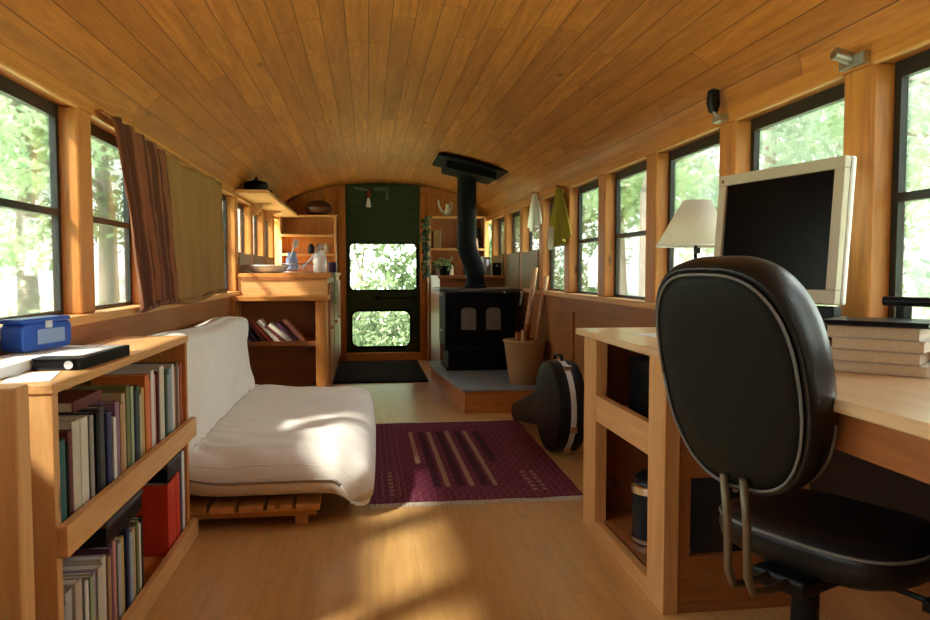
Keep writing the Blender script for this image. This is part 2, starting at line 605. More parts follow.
nwin = 0; ntrim = 7
wins = []
for s, X, YE, ks in ((-1, XL, YL, range(-6, 8)), (1, XR, YR, range(-5, 9))):
    for k in ks:
        far = YE + k * P
        near = far - (P - PW)
        if near < Y0 + .02: near = max(near, Y0 + .1)
        if far < Y0 + .3: continue
        # post beyond the far edge
        xa, xb = sorted((X, X + s * WT))
        pe = min(far + PW, Y1)
        struct('trim_%d' % ntrim, MB().box(xa, xb, far, pe, ZS, ZT), M['pineZ'], bevel=.007); ntrim += 1
        kitchen = near > 5.3
        zb = ZS
        if kitchen:
            zb = 1.125 if s > 0 else 1.10
            xi, xo = sorted((X - s * .008, X + s * .03))
            struct('trim_%d' % ntrim, MB().box(xi, xo, near - .005, far + .005, ZS, zb), M['olive'] if s > 0 else M['olive']); ntrim += 1
        nwin += 1
        xg = X + s * .058
        fa, fb = sorted((xg, xg + s * .020))
        fw = .024 if not (kitchen and s < 0) else .010
        mb = MB()
        mb.box(fa, fb, near, near + fw, zb, ZT).box(fa, fb, far - fw, far, zb, ZT)
        mb.box(fa, fb, near + fw, far - fw, ZT - .042, ZT).box(fa, fb, near + fw, far - fw, zb, zb + .014)
        wroot = struct('window_%d' % nwin, mb, M['alu'])
        wins.append(wroot)
        zr = 1.155
        ma, mbb = sorted((xg - s * .003, xg + s * .022))
        if zb < 1.0:
            part('meeting_rail', MB().box(ma, mbb, near + fw, far - fw, zr - .011, zr + .011), M['alu'], wroot)
            spans = ((zb + .014, zr - .011), (zr + .011, ZT - .042))
        else:
            spans = ((zb + .014, ZT - .042),)
        for j, (a, bz) in enumerate(spans):
            x_ = xg + s * (.005 + .007 * j)
            pa, pb = sorted((x_, x_ + s * .003))
            part('pane', MB().box(pa, pb, near + fw, far - fw, a, bz), M['glass'], wroot)
        ba, bb_ = sorted((X - s * .004, X + s * .010))
        part('head_edge_glint', MB().box(ba, bb_, near, far, ZT - .007, ZT), M['paleY'], wroot, bevel=.002)  # pale strip added for the light caught on the header's lower edge

# far wall with door opening
DX0, DX1, DZ = -.225, .573, 1.918
arch = lambda x: CZ0 + CH * sqrt(max(0, 1 - ((x - CX) / HW) ** 2))
def wall_piece(x0, x1, zlow=0):
    xs = [x0 + (x1 - x0) * i / 24 for i in range(25)]
    poly = [(x0, zlow), (x1, zlow)] + [(x, max(zlow + .001, arch(x) + .01)) for x in reversed(xs)]
    return poly
mb = MB().prism(wall_piece(XL - .06, DX0), Y1, Y1 + .08, 'Y')
mb.prism(wall_piece(DX1, XR + .06), Y1, Y1 + .08, 'Y')
struct('wall_far', mb, M['pineZ'])
# door casing
mb = MB().box(DX0 - .075, DX0, Y1 - .02, Y1, 0, 1.86).box(DX1, DX1 + .06, Y1 - .02, Y1, 0, 1.86)
struct('trim_%d' % ntrim, mb, M['pineZ'], bevel=.003); ntrim += 1
# unseen near wall, made solid and set close behind the camera to cut light
mb = MB().prism(wall_piece(XL - .06, XR + .06), Y0 - .08, Y0, 'Y')
struct('wall_near', mb, M['pineZ'])


def rrect(x0, x1, z0, z1, r, n=6):
    out = []
    for cx_, cz_, a0 in ((x1 - r, z1 - r, 0), (x0 + r, z1 - r, pi / 2), (x0 + r, z0 + r, pi), (x1 - r, z0 + r, 1.5 * pi)):
        for i in range(n + 1):
            a = a0 + pi / 2 * i / n
            out.append((cx_ + r * cos(a), cz_ + r * sin(a)))
    return out


def framed(outer, inn, y0, y1):
    """ring between two equally long outlines, between y0 and y1"""
    n = len(outer); mb = MB()
    rings = [[(p[0], y0, p[1]) for p in outer], [(p[0], y1, p[1]) for p in outer], [(p[0], y1, p[1]) for p in inn], [(p[0], y0, p[1]) for p in inn]]
    vs = [q for r_ in rings for q in r_]
    fs = []
    for j in range(4):
        for k in range(n):
            fs.append((j * n + k, j * n + (k + 1) % n, ((j + 1) % 4) * n + (k + 1) % n, ((j + 1) % 4) * n + k))
    return mb.add(vs, fs)


# the rear door: one green leaf with two glazed openings, fixed dark header above
yd = Y1 + .015
def boxring(x0, x1, z0, z1, n=6):
    out = []
    for cx_, cz_, in ((x1, z1), (x0, z1), (x0, z0), (x1, z0)):
        for i in range(n + 1): out.append((cx_, cz_))
    return out
def hole_panel(X0, X1, Z0, Z1, x0, x1, z0, z1, r, y0, y1):
    inn = rrect(x0, x1, z0, z1, r)
    out = []
    k = 7
    cs = [(X1, Z1), (X0, Z1), (X0, Z0), (X1, Z0)]
    for c in range(4):
        a, b_ = cs[c], cs[(c + 1) % 4]
        for i in range(7):
            out.append((cs[c][0], cs[c][1]))
    # spread: corner points stay, inner outline follows
    return framed(out, inn, y0, y1)
mb = hole_panel(DX0 - .005, DX1 + .005, .725, 1.30, -.185, .535, .765, 1.268, .045, yd, yd + .035)
mb2 = hole_panel(DX0 - .005, DX1 + .005, .0, .66, -.165, .465, .150, .535, .07, yd, yd + .035)
mb.add(mb2.v, mb2.f)
mb.box(DX0 - .005, DX1 + .005, yd, yd + .035, .66, .725)
door = struct('door_1', mb, M['green_door'])
part('pane', MB().box(-.205, .55, yd + .016, yd + .020, .745, 1.288), M['glass'], door)
part('pane', MB().box(-.185, .485, yd + .016, yd + .020, .13, .555), M['glass'], door)
o1 = rrect(-.197, .547, .753, 1.280, .052); i1 = rrect(-.180, .530, .770, 1.263, .040)
part('window_gasket', framed(o1, i1, yd - .008, yd + .002), M['blackp'], door)
o1 = rrect(-.183, .483, .132, .553, .08); i1 = rrect(-.160, .460, .155, .530, .065)
part('window_gasket', framed(o1, i1, yd - .008, yd + .002), M['blackp'], door)
part('door_handle', MB().box(.10, .13, yd - .03, yd, .655, .70).tube([(.38, yd - .025, .665), (.46, yd - .03, .68), (.53, yd - .03, .688)], .008), M['black'], door)
part('bar_latch', MB().box(.05, .40, yd - .012, yd, .672, .686), M['black'], door)
hd = struct('door_2', MB().box(DX0, DX1, yd, yd + .04, 1.30, 1.925), M['green_door'])
part('rib', MB().box(DX0, DX1, yd - .02, yd, 1.60, 1.64), M['green_door'], hd, bevel=.005)
part('top_cover', MB().box(DX0, DX1, yd - .035, yd, 1.655, 1.90), M['green_door'], hd, bevel=.01)
struct('trim_%d' % ntrim, MB().box(DX0, DX1, Y1 - .05, Y1 + .01, 0, .085), M['paleX'], bevel=.004); ntrim += 1

# panel batten low on the right wall
struct('trim_%d' % ntrim, MB().box(XR - .012, XR, 4.44, 4.50, 0, ZS - .11), M['redZ']); ntrim += 1
struct('trim_%d' % ntrim, MB().box(XR - .012, XR, .95, 1.01, 0, ZS - .11), M['redZ']); ntrim += 1

# ------------------------------------------------------------------ outdoors
def ground():
    mb = MB(); n = 40
    for i in range(n + 1):
        for j in range(n + 1):
            x = -45 + 90 * i / n; y = -35 + 90 * j / n
            zz = -1.0 + .25 * mnoise.noise(Vector((x * .1, y * .1, 0)))
            r = sqrt(x * x + (y - 5) ** 2)
            mb.v.append((x, y, -1.0))
    for i in range(n):
        for j in range(n):
            a = i * (n + 1) + j
            mb.f.append((a, a + n + 1, a + n + 2, a + 1))
    o = one('lawn', mb, M['grass'], 'sunlit green lawn outside the windows all round the bus', 'grass', origin=(0, 0, 0), smooth=True)
    o['kind'] = 'stuff'
ground()


LEAFK = .6
def tree(name, label, cat, x, y, h, r, zc0, mat, leafn=1500, tr=.2, leaf=.20, seed=0, cone=False):
    rnd = random.Random(seed); leaf *= LEAFK; leafn = int(leafn * 2.2)
    gz = -1.0
    t = thing(name, label, cat, (x, y, gz))
    pts = [(x + .06 * rnd.uniform(-1, 1) * i, y + .06 * rnd.uniform(-1, 1) * i, gz + h * i / 6) for i in range(7)]
    mb = MB().tube(pts, [tr * (1 - .12 * i) for i in range(7)], 9)
    for b in range(7):
        a = rnd.uniform(0, 2 * pi); zz = gz + h * rnd.uniform(.35, .8); ll = r * rnd.uniform(.4, .8)
        mb.tube([(x, y, zz), (x + cos(a) * ll * .5, y + sin(a) * ll * .5, zz + ll * .3), (x + cos(a) * ll, y + sin(a) * ll, zz + ll * .35)], [tr * .3, tr * .2, tr * .08], 5)
    part('trunk', mb, M['bark'], t, smooth=True)
    f = MB()
    clumps = []
    for c in range(26):
        a = rnd.uniform(0, 2 * pi); q = rnd.random() ** .5
        zr_ = rnd.random()
        rr = r * (1 - .85 * zr_) if cone else r * sqrt(max(.1, 1 - (2 * zr_ - 1) ** 2))
        clumps.append((x + cos(a) * rr * q, y + sin(a) * rr * q, zc0 + (gz + h - zc0) * zr_, r * rnd.uniform(.22, .42)))
    for i in range(leafn):
        c = clumps[i % len(clumps)]
        u = Vector((rnd.gauss(0, 1), rnd.gauss(0, 1), rnd.gauss(0, .7))) * c[3] * .55
        p = Vector(c[:3]) + u
        nrm = Vector((rnd.gauss(0, 1), rnd.gauss(0, 1), rnd.gauss(0, 1) + .6)).normalized()
        a = nrm.orthogonal().normalized(); b_ = nrm.cross(a); sz = leaf * rnd.uniform(.5, 1.2)
        ang = rnd.uniform(0, pi); a2 = a * cos(ang) + b_ * sin(ang); b2 = nrm.cross(a2)
        k = len(f.v)
        f.v += [tuple(p + a2 * sz), tuple(p + b2 * sz * .45), tuple(p - a2 * sz), tuple(p - b2 * sz * .45)]
        f.f.append((k, k + 1, k + 2, k + 3))
    part('foliage', f, mat, t)
    return t


T = [
    ('conifer_tree', 'tall bushy tree seen through the left front window beside the post', 'tree', -6.6, 15.5, 8.5, 2.2, -.4, 'leafA', 3000, .22, .20, 1, True),
    ('leafy_tree', 'pale leafy tree at the far left edge, outside the nearest left window', 'tree', -10.5, 17, 9, 3.0, 1.4, 'leafB', 2600, .25, .22, 2, False),
    ('leafy_tree', 'broad tree outside between the left post and the curtain', 'tree', -7.2, 22, 10, 3.2, 2.2, 'leafC', 2600, .3, .24, 3, False),
    ('leafy_shrub', 'bright leafy shrub filling the upper glass of the rear door', 'shrub', -.1, 13.6, 4.8, 2.3, -.8, 'leafD', 5200, .07, .19, 5, False),
    ('leafy_shrub', 'dark leafy shrub right of centre behind the rear door glass', 'shrub', 1.9, 16.5, 4.4, 1.9, -.6, 'leafD', 2600, .08, .14, 6, False),
    ('leafy_shrub', 'low green shrub seen through the lower glass of the rear door', 'shrub', .1, 11.0, 1.5, 1.2, -1.0, 'leafD', 3400, .05, .11, 7, False),
    ('forest_tree', 'thick grey trunk framed by the third window right of the yellow cloth', 'tree', 4.0, 9.8, 9, 2.4, 2.6, 'leafB', 2200, .26, .20, 8, False),
    ('forest_tree', 'trunk with brown bark behind the window beside the yellow cloth', 'tree', 4.6, 13.2, 9, 2.2, 2.2, 'leafA', 2200, .27, .20, 9, False),
    ('forest_tree', 'slim tree outside the window behind the white lampshade', 'tree', 8.2, 14.5, 10, 2.6, 1.2, 'leafB', 2600, .16, .22, 10, False),
    ('forest_tree', 'pale foliaged tree behind the window above the monitor', 'tree', 10.5, 15.2, 9, 3.0, 1.0, 'leafA', 2800, .2, .24, 11, False),
    ('forest_tree', 'broad tree outside the rightmost window by the book stack', 'tree', 10.5, 11.5, 9, 3.0, .2, 'leafB', 3000, .22, .22, 12, False),
    ('leafy_shrub', 'undergrowth shrub beneath the trees outside the right windows', 'shrub', 7.2, 12.0, 2.2, 1.6, -.9, 'leafA', 2200, .06, .13, 13, False),
    ('leafy_shrub', 'tall shrub outside the small far windows above the right counter', 'shrub', 4.4, 17.5, 5.0, 2.0, -.6, 'leafC', 2400, .08, .16, 14, False),
]
for (nm, lb, ct, x, y, h, r, zc, mt, ln, tr_, lf, sd, cn) in T:
    tree(nm, lb, ct, x, y, h, r, zc, M[mt], ln, tr_, lf, sd, cn)

# ------------------------------------------------------------------ futon
def futon():
    FY0, FY1 = 2.80, 4.50
    t = thing('futon_sofa', 'low futon sofa with cream mattress on slatted pine base beside the bookcase', 'sofa', (-.45, 3.6, 0))
    for i in range(6):
        x = -.80 + i * .105
        part('slat', MB().box(x, x + .09, FY0 + .02, FY1 - .04, .062, .086), M['paleY'], t, bevel=.003)
    for y in (FY0 + .05, 3.6, FY1 - .12):
        part('cross_rail', MB().box(-.80, -.20, y, y + .045, .034, .062), M['paleX'], t, bevel=.003)
    for x, y in ((-.76, FY0 + .05), (-.26, FY0 + .05), (-.76, FY1 - .12), (-.26, FY1 - .12)):
        part('leg', MB().box(x - .02, x + .03, y, y + .045, 0, .034), M['paleZ'], t, bevel=.002)
    # mattress: folded slab, centreline swept along Y
    ctrl = [(-.775, .715), (-.772, .61), (-.765, .48), (-.755, .35), (-.725, .245), (-.62, .20), (-.42, .195), (-.25, .195), (-.10, .19), (.005, .175)]
    ns = 64
    def bez(u):
        q = u * (len(ctrl) - 1); i = min(int(q), len(ctrl) - 2); f_ = q - i
        p = [ctrl[max(0, i - 1)], ctrl[i], ctrl[i + 1], ctrl[min(len(ctrl) - 1, i + 2)]]
        out = []
        for k in (0, 1):
            a, b_, c, d = p[0][k], p[1][k], p[2][k], p[3][k]
            out.append(.5 * ((2 * b_) + (-a + c) * f_ + (2 * a - 5 * b_ + 4 * c - d) * f_ ** 2 + (-a + 3 * b_ - 3 * c + d) * f_ ** 3))
        return out
    ntt = 70
    top = []; bot = []
    for j in range(ntt + 1):
        tt = j / ntt
        # denser rows near both ends
        tt = .5 - .5 * cos(pi * tt)
        y = FY0 + (FY1 - FY0) * tt
        ey = max(.0, 1 - abs(2 * tt - 1) ** 18) ** .5
        rt = []; rb = []
        for i in range(ns + 1):
            u = i / ns
            uu = .5 - .5 * cos(pi * u); uu = .5 * uu + .5 * u
            x, zz = bez(uu); x2, z2 = bez(min(1, uu + .01)); x1, z1 = bez(max(0, uu - .01))
            d = Vector((x2 - x1, z2 - z1)).normalized(); nn = Vector((-d.y, d.x))
            if nn.y < -.0 or uu < .45 and nn.x < 0: nn = -nn if nn.x < 0 and uu < .3 else nn
            eu = max(0, 1 - abs(2 * uu - 1) ** 22) ** .5
            h = .092 * ey * eu
            seat = max(0, min(1, (uu - .45) / .15))
            # puffed middle of the seat, flatter close to the bookcase
            puff = 1 + .35 * seat * sin(pi * tt) ** .6 * sin(pi * min(1, max(0, (uu - .4) / .6))) ** .7
            nearf = max(0, 1 - tt / .22)
            ydrop = seat * .02 * nearf
            # front edge hangs over the base, most at the near corner
            fr = max(0, (uu - .86) / .14)
            droop = fr ** 1.3 * (.03 + .055 * max(0, 1 - tt / .4))
            xx = x + .03 * fr * (sin(pi * tt) ** .5) - .035 * (1 - uu) * 0
            xx -= .075 * fr * max(0, 1 - tt / .07) ** 2
            y_ = y + .05 * fr ** 2 * max(0, 1 - tt / .10)
            # wavy top edge of the back
            if uu < .3:
                zz += (.3 - uu) / .3 * (.010 * sin(tt * 9 + 1) + .010 * sin(tt * 4))
                xx -= (.3 - uu) / .3 * .02 * cos(tt * 5)
            crease = 0
            # creases fanning from the fold
            w_ = math.exp(-((uu - .50) / .12) ** 2)
            crease += .010 * w_ * sin(tt * 90 + 34 * uu + 5 * mnoise.noise(Vector((tt * 5, uu * 3, 1))))
            crease += .026 * mnoise.noise(Vector((uu * 5, tt * 4, 2)))
            crease += .014 * mnoise.noise(Vector((uu * 9 + 2.5 * tt, tt * 19, 5)))
            w2 = math.exp(-((tt - .03) / .05) ** 2) * seat
            crease += .006 * w2 * sin(uu * 60)
            crease *= ey * eu
            hh = h * puff
            rt.append((xx + nn.x * (hh + crease), y_, zz + nn.y * (hh + crease) - droop - ydrop))
            rb.append((xx - nn.x * h, y_, max(.04 if uu > .9 else .088, zz - nn.y * h - droop)))
        top.append(rt); bot.append(rb)
    mb = MB()
    W = ns + 1
    mb.v = [p for r_ in top for p in r_] + [p for r_ in bot for p in r_]
    off = W * (ntt + 1)
    for j in range(ntt):
        for i in range(ns):
            a = j * W + i
            mb.f.append((a, a + 1, a + W + 1, a + W))
            mb.f.append((off + a, off + a + W, off + a + W + 1, off + a + 1))
        for i in (0, ns):
            a = j * W + i
            mb.f.append((a, a + W, off + a + W, off + a))
    for i in range(ns):
        for j in (0, ntt):
            a = j * W + i
            mb.f.append((a, a + 1, off + a + 1, off + a))
    ms = part('mattress', mb, M['futon'], t, smooth=True)
    # piping seam along the near edge
    seam = MB()
    pts_ = []
    for i in range(22, ns - 1, 1):
        p = top[5][i]
        pts_.append((p[0], p[1] + .002, p[2] - .001))
    seam.tube(pts_, .004, 6)
    part('piping', seam, M['futon'], ms, smooth=True)
futon()

# ------------------------------------------------------------------ bookcase
BX0, BX1, BY0, BY1 = -.885, -.64, 1.60, 2.74
def bookcase():
    t = thing('bookcase', 'low pine bookcase packed with books in the left foreground', 'bookcase', (-.76, 2.17, 0))
    part('top_board', MB().box(BX0, BX1 + .004, BY0 - .004, BY1 + .004, .718, .74), M['paleY'], t, bevel=.003)
    part('end_panel', MB().box(BX0, BX1, BY0, BY0 + .028, 0, .718), M['paleZ'], t, bevel=.002)
    part('end_panel', MB().box(BX0, BX1, BY1 - .028, BY1, 0, .718), M['pineZ'], t, bevel=.002)
    part('back_panel', MB().box(BX0, BX0 + .012, BY0 + .028, BY1 - .028, .02, .718), M['pineZ'], t)
    part('shelf', MB().box(BX0 + .012, BX1, BY0 + .028, BY1 - .028, .375, .395), M['pineY'], t)
    part('shelf', MB().box(BX0 + .012, BX1, BY0 + .028, BY1 - .028, .02, .04), M['pineY'], t)
    part('retaining_lip', MB().box(BX1, BX1 + .022, BY0, BY1 + .03, .375, .442), M['paleY'], t, bevel=.002)
    part('retaining_lip', MB().box(BX1, BX1 + .022, BY0, BY1 + .03, .005, .070), M['paleY'], t, bevel=.002)
bookcase()


def book(name, label, cat, x1, y, z0, th, h, d, mat, group, lean=0, axis='Y', pages=None):
    """upright book, spine on +X at x1, starting at y, leaning along Y by lean (radians)"""
    t = thing(name, label, cat, (x1 - d / 2, y + th / 2, z0), group=group)
    piv = (x1, y + (th if lean > 0 else 0), z0)
    tl = ('X', -lean, piv) if lean else None
    c = .0022 if th > .012 else .0012
    # cover: two boards and a gently rounded spine
    cv = MB()
    cv.box(x1 - d, x1 - .003, y, y + c, z0, z0 + h, tilt=tl)
    cv.box(x1 - d, x1 - .003, y + th - c, y + th, z0, z0 + h, tilt=tl)
    ring = []
    for zz in (z0, z0 + h):
        rr = []
        for i in range(7):
            a = -pi / 2 + pi * i / 6
            rr.append(Vector((x1 - .004 + .004 * cos(a), y + th / 2 + th / 2 * sin(a), zz)))
        rr += [Vector((x1 - .006, y + th, zz)), Vector((x1 - .006, y, zz))]
        if tl:
            R = Matrix.Rotation(-lean, 3, 'X'); pv = Vector(piv); rr = [R @ (q - pv) + pv for q in rr]
        ring.append(rr)
    cv.loft(ring)
    part('cover', cv, mat, t)
    pg = MB().box(x1 - d + .004, x1 - .006, y + c, y + th - c, z0 + .003, z0 + h - .004, tilt=tl)
    part('pages', pg, pages or M['pages'], t)
    return t


BC = {'teal': (.012, .10, .10), 'black': (.012, .012, .014), 'maroon': (.13, .022, .022), 'cream': (.58, .52, .42),
      'ivory': (.66, .60, .50), 'grey': (.28, .27, .25), 'brick red': (.36, .07, .04), 'dark blue': (.02, .03, .10), 'mauve': (.26, .13, .20),
      'white': (.70, .69, .66), 'tan': (.42, .24, .11), 'olive': (.16, .17, .06), 'yellow': (.55, .38, .10), 'navy': (.02, .025, .07), 'dark green': (.02, .07, .035),
      'orange': (.62, .17, .03), 'pink': (.55, .25, .20), 'red': (.60, .045, .018), 'sand': (.50, .36, .20), 'brown': (.16, .07, .03), 'pale blue': (.30, .40, .52),
      'lilac': (.36, .30, .46), 'pale green': (.33, .42, .25), 'charcoal': (.05, .05, .052), 'beige': (.5, .42, .32), 'silver': (.42, .42, .43), 'plum': (.12, .03, .08), 'rust': (.32, .10, .03)}


def bm_(w_): return colmat(w_, BC[w_])


top_books = [('teal', .030, .215), ('black', .012, .20), ('maroon', .020, .225), ('cream', .036, .24), ('ivory', .034, .238), ('grey', .018, .235), ('pink', .014, .16),
             ('black', .024, .235), ('charcoal', .034, .24), ('dark blue', .026, .22), ('white', .016, .20), ('mauve', .026, .235), ('tan', .022, .225), ('sand', .026, .245), ('olive', .022, .262),
             ('pale green', .018, .255), ('navy', .014, .24), ('dark green', .022, .25), ('beige', .018, .222), ('yellow', .022, .235), ('orange', .034, .268), ('red', .018, .250),
             ('white', .024, .272), ('pink', .018, .255), ('maroon', .014, .262), ('ivory', .032, .275), ('cream', .024, .268), ('dark green', .020, .255), ('grey', .016, .235), ('pale blue', .016, .25),
             ('white', .026, .262), ('rust', .018, .25), ('brown', .024, .262), ('cream', .020, .245), ('brick red', .022, .255)]
cur = BY0 + .034
words = [b[0] for b in top_books]
total = sum(b[1] for b in top_books)
stretch = (BY1 - .034 - cur) / (total + .0015 * len(top_books))
for i, (cw, th, h) in enumerate(top_books):
    th *= stretch
    prv = words[i - 1] if i else None; nx = words[i + 1] if i + 1 < len(words) else None
    if prv is None: lb = '%s book at the near end of the bookcase top shelf' % cw
    elif nx is None: lb = '%s book at the far end of the bookcase top shelf' % cw
    else: lb = '%s book between a %s and a %s one on the bookcase top shelf' % (cw, prv, nx)
    d = random.uniform(.135, .165)
    book('book', lb, 'book', BX1 - .002 - random.uniform(0, .010), cur, .396, th, min(h, .285), d, bm_(cw), 'books on the top shelf of the bookcase', 0)
    cur += th + .0015 * stretch

# a book lying flat on top of the near ones
t = thing('book', 'maroon book lying flat on the upright books, near end of bookcase top shelf', 'book', (-.76, 1.85, .640), group='books on the top shelf of the bookcase')
part('cover', MB().box(-.83, -.675, 1.80, 1.985, .642, .645).box(-.83, -.675, 1.80, 1.985, .665, .668).box(-.679, -.675, 1.80, 1.985, .645, .665), bm_('maroon'), t)
part('pages', MB().box(-.828, -.680, 1.803, 1.982, .645, .665), M['pages'], t)

low = [('grey', .016), ('silver', .020), ('beige', .022), ('charcoal', .010), ('white', .012), ('pale green', .013), ('lilac', .014), ('cream', .022), ('ivory', .018), ('tan', .012),
       ('plum', .014), ('pink', .012), ('silver', .016), ('yellow', .018), ('dark blue', .012), ('pale blue', .016), ('sand', .016), ('olive', .014), ('white', .010), ('black', .014)]
cur = BY0 + .04
lw = [q[0] for q in low]
for i, (cw, th) in enumerate(low):
    prv = lw[i - 1] if i else None; nx = lw[i + 1] if i + 1 < len(lw) else None
    th *= 1.75
    h = .225 + random.uniform(-.015, .015)
    if prv is None: lb = '%s magazine at the near end of the bookcase bottom shelf' % cw
    elif nx is None: lb = '%s magazine beside the binders on the bookcase bottom shelf' % cw
    else: lb = '%s magazine between a %s and a %s one on the bookcase bottom shelf' % (cw, prv, nx)
    book('magazine', lb, 'magazine', BX1 - .002 - random.uniform(0, .010), cur, .041, th, h, .19, bm_(cw), 'magazines on the bottom shelf of the bookcase', lean=0, pages=M['paper'])
    cur += th + .0025
mag_end = cur
# binders towards the far end
binders = [('red', .100, .235, 'wide red binder on the bookcase bottom shelf under a black box'),
           ('red', .050, .240, 'narrower red binder beside the navy folder on the bookcase bottom shelf'),
           ('navy', .030, .300, 'navy folder between red binder and white folder on bottom shelf'),
           ('white', .034, .295, 'white folder at the far end of the bookcase bottom shelf')]
cur = BY1 - .034 - sum(b[1] for b in binders) - .003 * len(binders)
bind0 = cur
for cw, th, h, lb in binders:
    t = thing('ring_binder', lb, 'binder', (-.74, cur + th / 2, .041), group='binders on the bottom shelf of the bookcase')
    x1 = BX1 - .008
    cv = MB().box(x1 - .215, x1, cur, cur + .003, .041, .041 + h).box(x1 - .215, x1, cur + th - .003, cur + th, .041, .041 + h).box(x1 - .003, x1, cur + .003, cur + th - .003, .041, .041 + h)
    part('cover', cv, bm_(cw), t, bevel=.0015)
    part('pages', MB().box(x1 - .21, x1 - .02, cur + .004, cur + th - .004, .046, .041 + h - .02), M['paper'], t)
    cur += th + .003
# flat dark box above the magazines
for y0_, y1_, z0_, lb in ((mag_end - .30, mag_end - .01, .283, 'black flat box lying on top of the magazines, bookcase bottom shelf'),
                          (bind0, bind0 + .180, .283, 'black flat box lying on top of the red binders, bookcase bottom shelf')):
    t = thing('storage_box', lb, 'box', (-.76, (y0_ + y1_) / 2, z0_))
    part('box_body', MB().box(-.86, -.648, y0_, y1_, z0_, z0_ + .045), M['blackp'], t, bevel=.004)
    part('lid', MB().box(-.863, -.645, y0_ - .002, y1_ + .002, z0_ + .046, z0_ + .060), M['charc'], t, bevel=.003)

# wooden post unit in front of the bookcase
t = thing('shelf_end', 'pale wooden corner post with side board in the extreme left foreground', 'shelf', (-.68, 1.43, 0))
part('post', MB().box(-.690, -.622, 1.40, 1.455, 0, .762), M['paleZ'], t, bevel=.003)
part('side_board', MB().box(-.90, -.690, 1.415, 1.440, 0, .76), M['pineZ'], t)
part('shelf', MB().box(-.90, -.66, .95, 1.40, .25, .27), M['pineY'], t)
part('side_board', MB().box(-.90, -.66, .92, .95, 0, .45), M['pineZ'], t)
# green bundle on it
mb = MB()
prof = [(.01, 0), (.05, .0), (.085, .03), (.095, .07), (.080, .11), (.045, .135), (.01, .14)]
mb.lathe(prof, (-.745, 1.27, .271), 24, 1, 1.1)
one('cloth_bundle', mb, M['greencloth'], 'pale green bundled cloth low at the left picture edge', 'cloth', smooth=True)

# items on the bookcase top
t = thing('pencil_case', 'blue translucent storage case with pale label on the bookcase', 'case', (-.846, 2.035, .767), rz=radians(78), local=True)
part('case_body', MB().prism(rrect(-.10, .10, .003, .072, .018), -.030, .030, 'Y'), M['blue'], t, bevel=.004)
part('lid', MB().prism(rrect(-.098, .098, .072, .084, .005), -.029, .029, 'Y'), M['blue'], t, bevel=.003)
part('paper_label', MB().box(-.045, .065, -.0325, -.0305, .018, .055), M['bluelight'], t)
part('latch', MB().box(-.012, .012, -.034, -.0305, .058, .076), M['whitep'], t)
t = thing('paper_pad', 'thick white pad of papers under the blue case on the bookcase', 'papers', (-.80, 1.95, .741))
part('sheets', MB().box(-.880, -.775, 1.66, 2.16, .7410, .7655, rz=.02), M['paper'], t, bevel=.002)
mb = MB().box(-.765, -.675, 1.62, 1.78, .7405, .7418, rz=.25)
one('paper_sheet', mb, M['paper'], 'white paper sheet sticking out near the end of the bookcase top', 'paper')
t = thing('notebook', 'thick black notebook with silver clasp lying on the bookcase edge', 'notebook', (-.708, 1.97, .7405), rz=radians(-2), local=True)
part('cover', MB().box(-.055, .055, -.16, .16, 0, .004).box(-.055, .055, -.16, .16, .024, .028).box(.051, .055, -.16, .16, .004, .024), M['blackp'], t, bevel=.0015)
part('pages', MB().box(-.052, .050, -.156, .156, .004, .024), M['blackp'], t)
part('metal_clasp', MB().cyl((.03, -.168, .013), (.03, -.160, .013), .010), M['chrome'], t)
mb = MB().box(-.762, -.665, 1.86, 2.11, .7690, .7702, rz=-.06)
one('paper_sheet', mb, M['paper'], 'white sheet resting on the black notebook on the bookcase', 'paper')

# ------------------------------------------------------------------ curtain
def curtain():
    n, k = 150, 26
    mb = MB(); uv = []
    t = thing('curtain', 'brown and tan curtain drawn over the left windows above the futon', 'curtain', (-.89, 3.7, .83))
    for j in range(k + 1):
        vz = j / k
        for i in range(n + 1):
            u = i / n
            y0 = 2.72 + .25 * vz ** .75; y1 = 4.69 - .03 * vz
            # cloth is bunched at the near end
            y = y0 + (y1 - y0) * (u ** 1.05)
            zt = 1.505 - .045 * sin(pi * u) ** 2 * .5
            zb = .815 + .02 * u + .012 * sin(u * 9)
            zz = zt + (zb - zt) * vz
            bunch = max(0, 1 - u / .40)
            amp = .010 + .012 * bunch
            fr = 60 if u < .42 else 26
            ph = u * 78 if u < .42 else .42 * 78 + (u - .42) * 30
            x = -.872 + amp * sin(ph + .6 * vz) + .006 * mnoise.noise(Vector((u * 8, vz * 3, 0))) + .010 * vz
            mb.v.append((x, y, zz)); uv.append((u, vz))
    for j in range(k):
        for i in range(n):
            a = j * (n + 1) + i
            mb.f.append((a, a + 1, a + n + 2, a + n + 1))
    mb.uv = uv
    part('cloth', mb, M['curtain'], t, smooth=True, solid=.002)
    pts = [(-.858 + .006 * sin(i), 2.99 + 1.65 * i / 20, .822 + .020 * i / 20 + .012 * sin(i / 20 * 9)) for i in range(21)]
    hem = MB().tube(pts, .013, 8); hem.uv = [(.1 + .8 * i / len(hem.v), 0) for i in range(len(hem.v))]
    part('hem', hem, M['curtain'], t, smooth=True)
    part('curtain_rod', MB().cyl((-.895, 2.69, 1.515), (-.895, 4.72, 1.505), .006, n=10), M['redY'], t)
curtain()

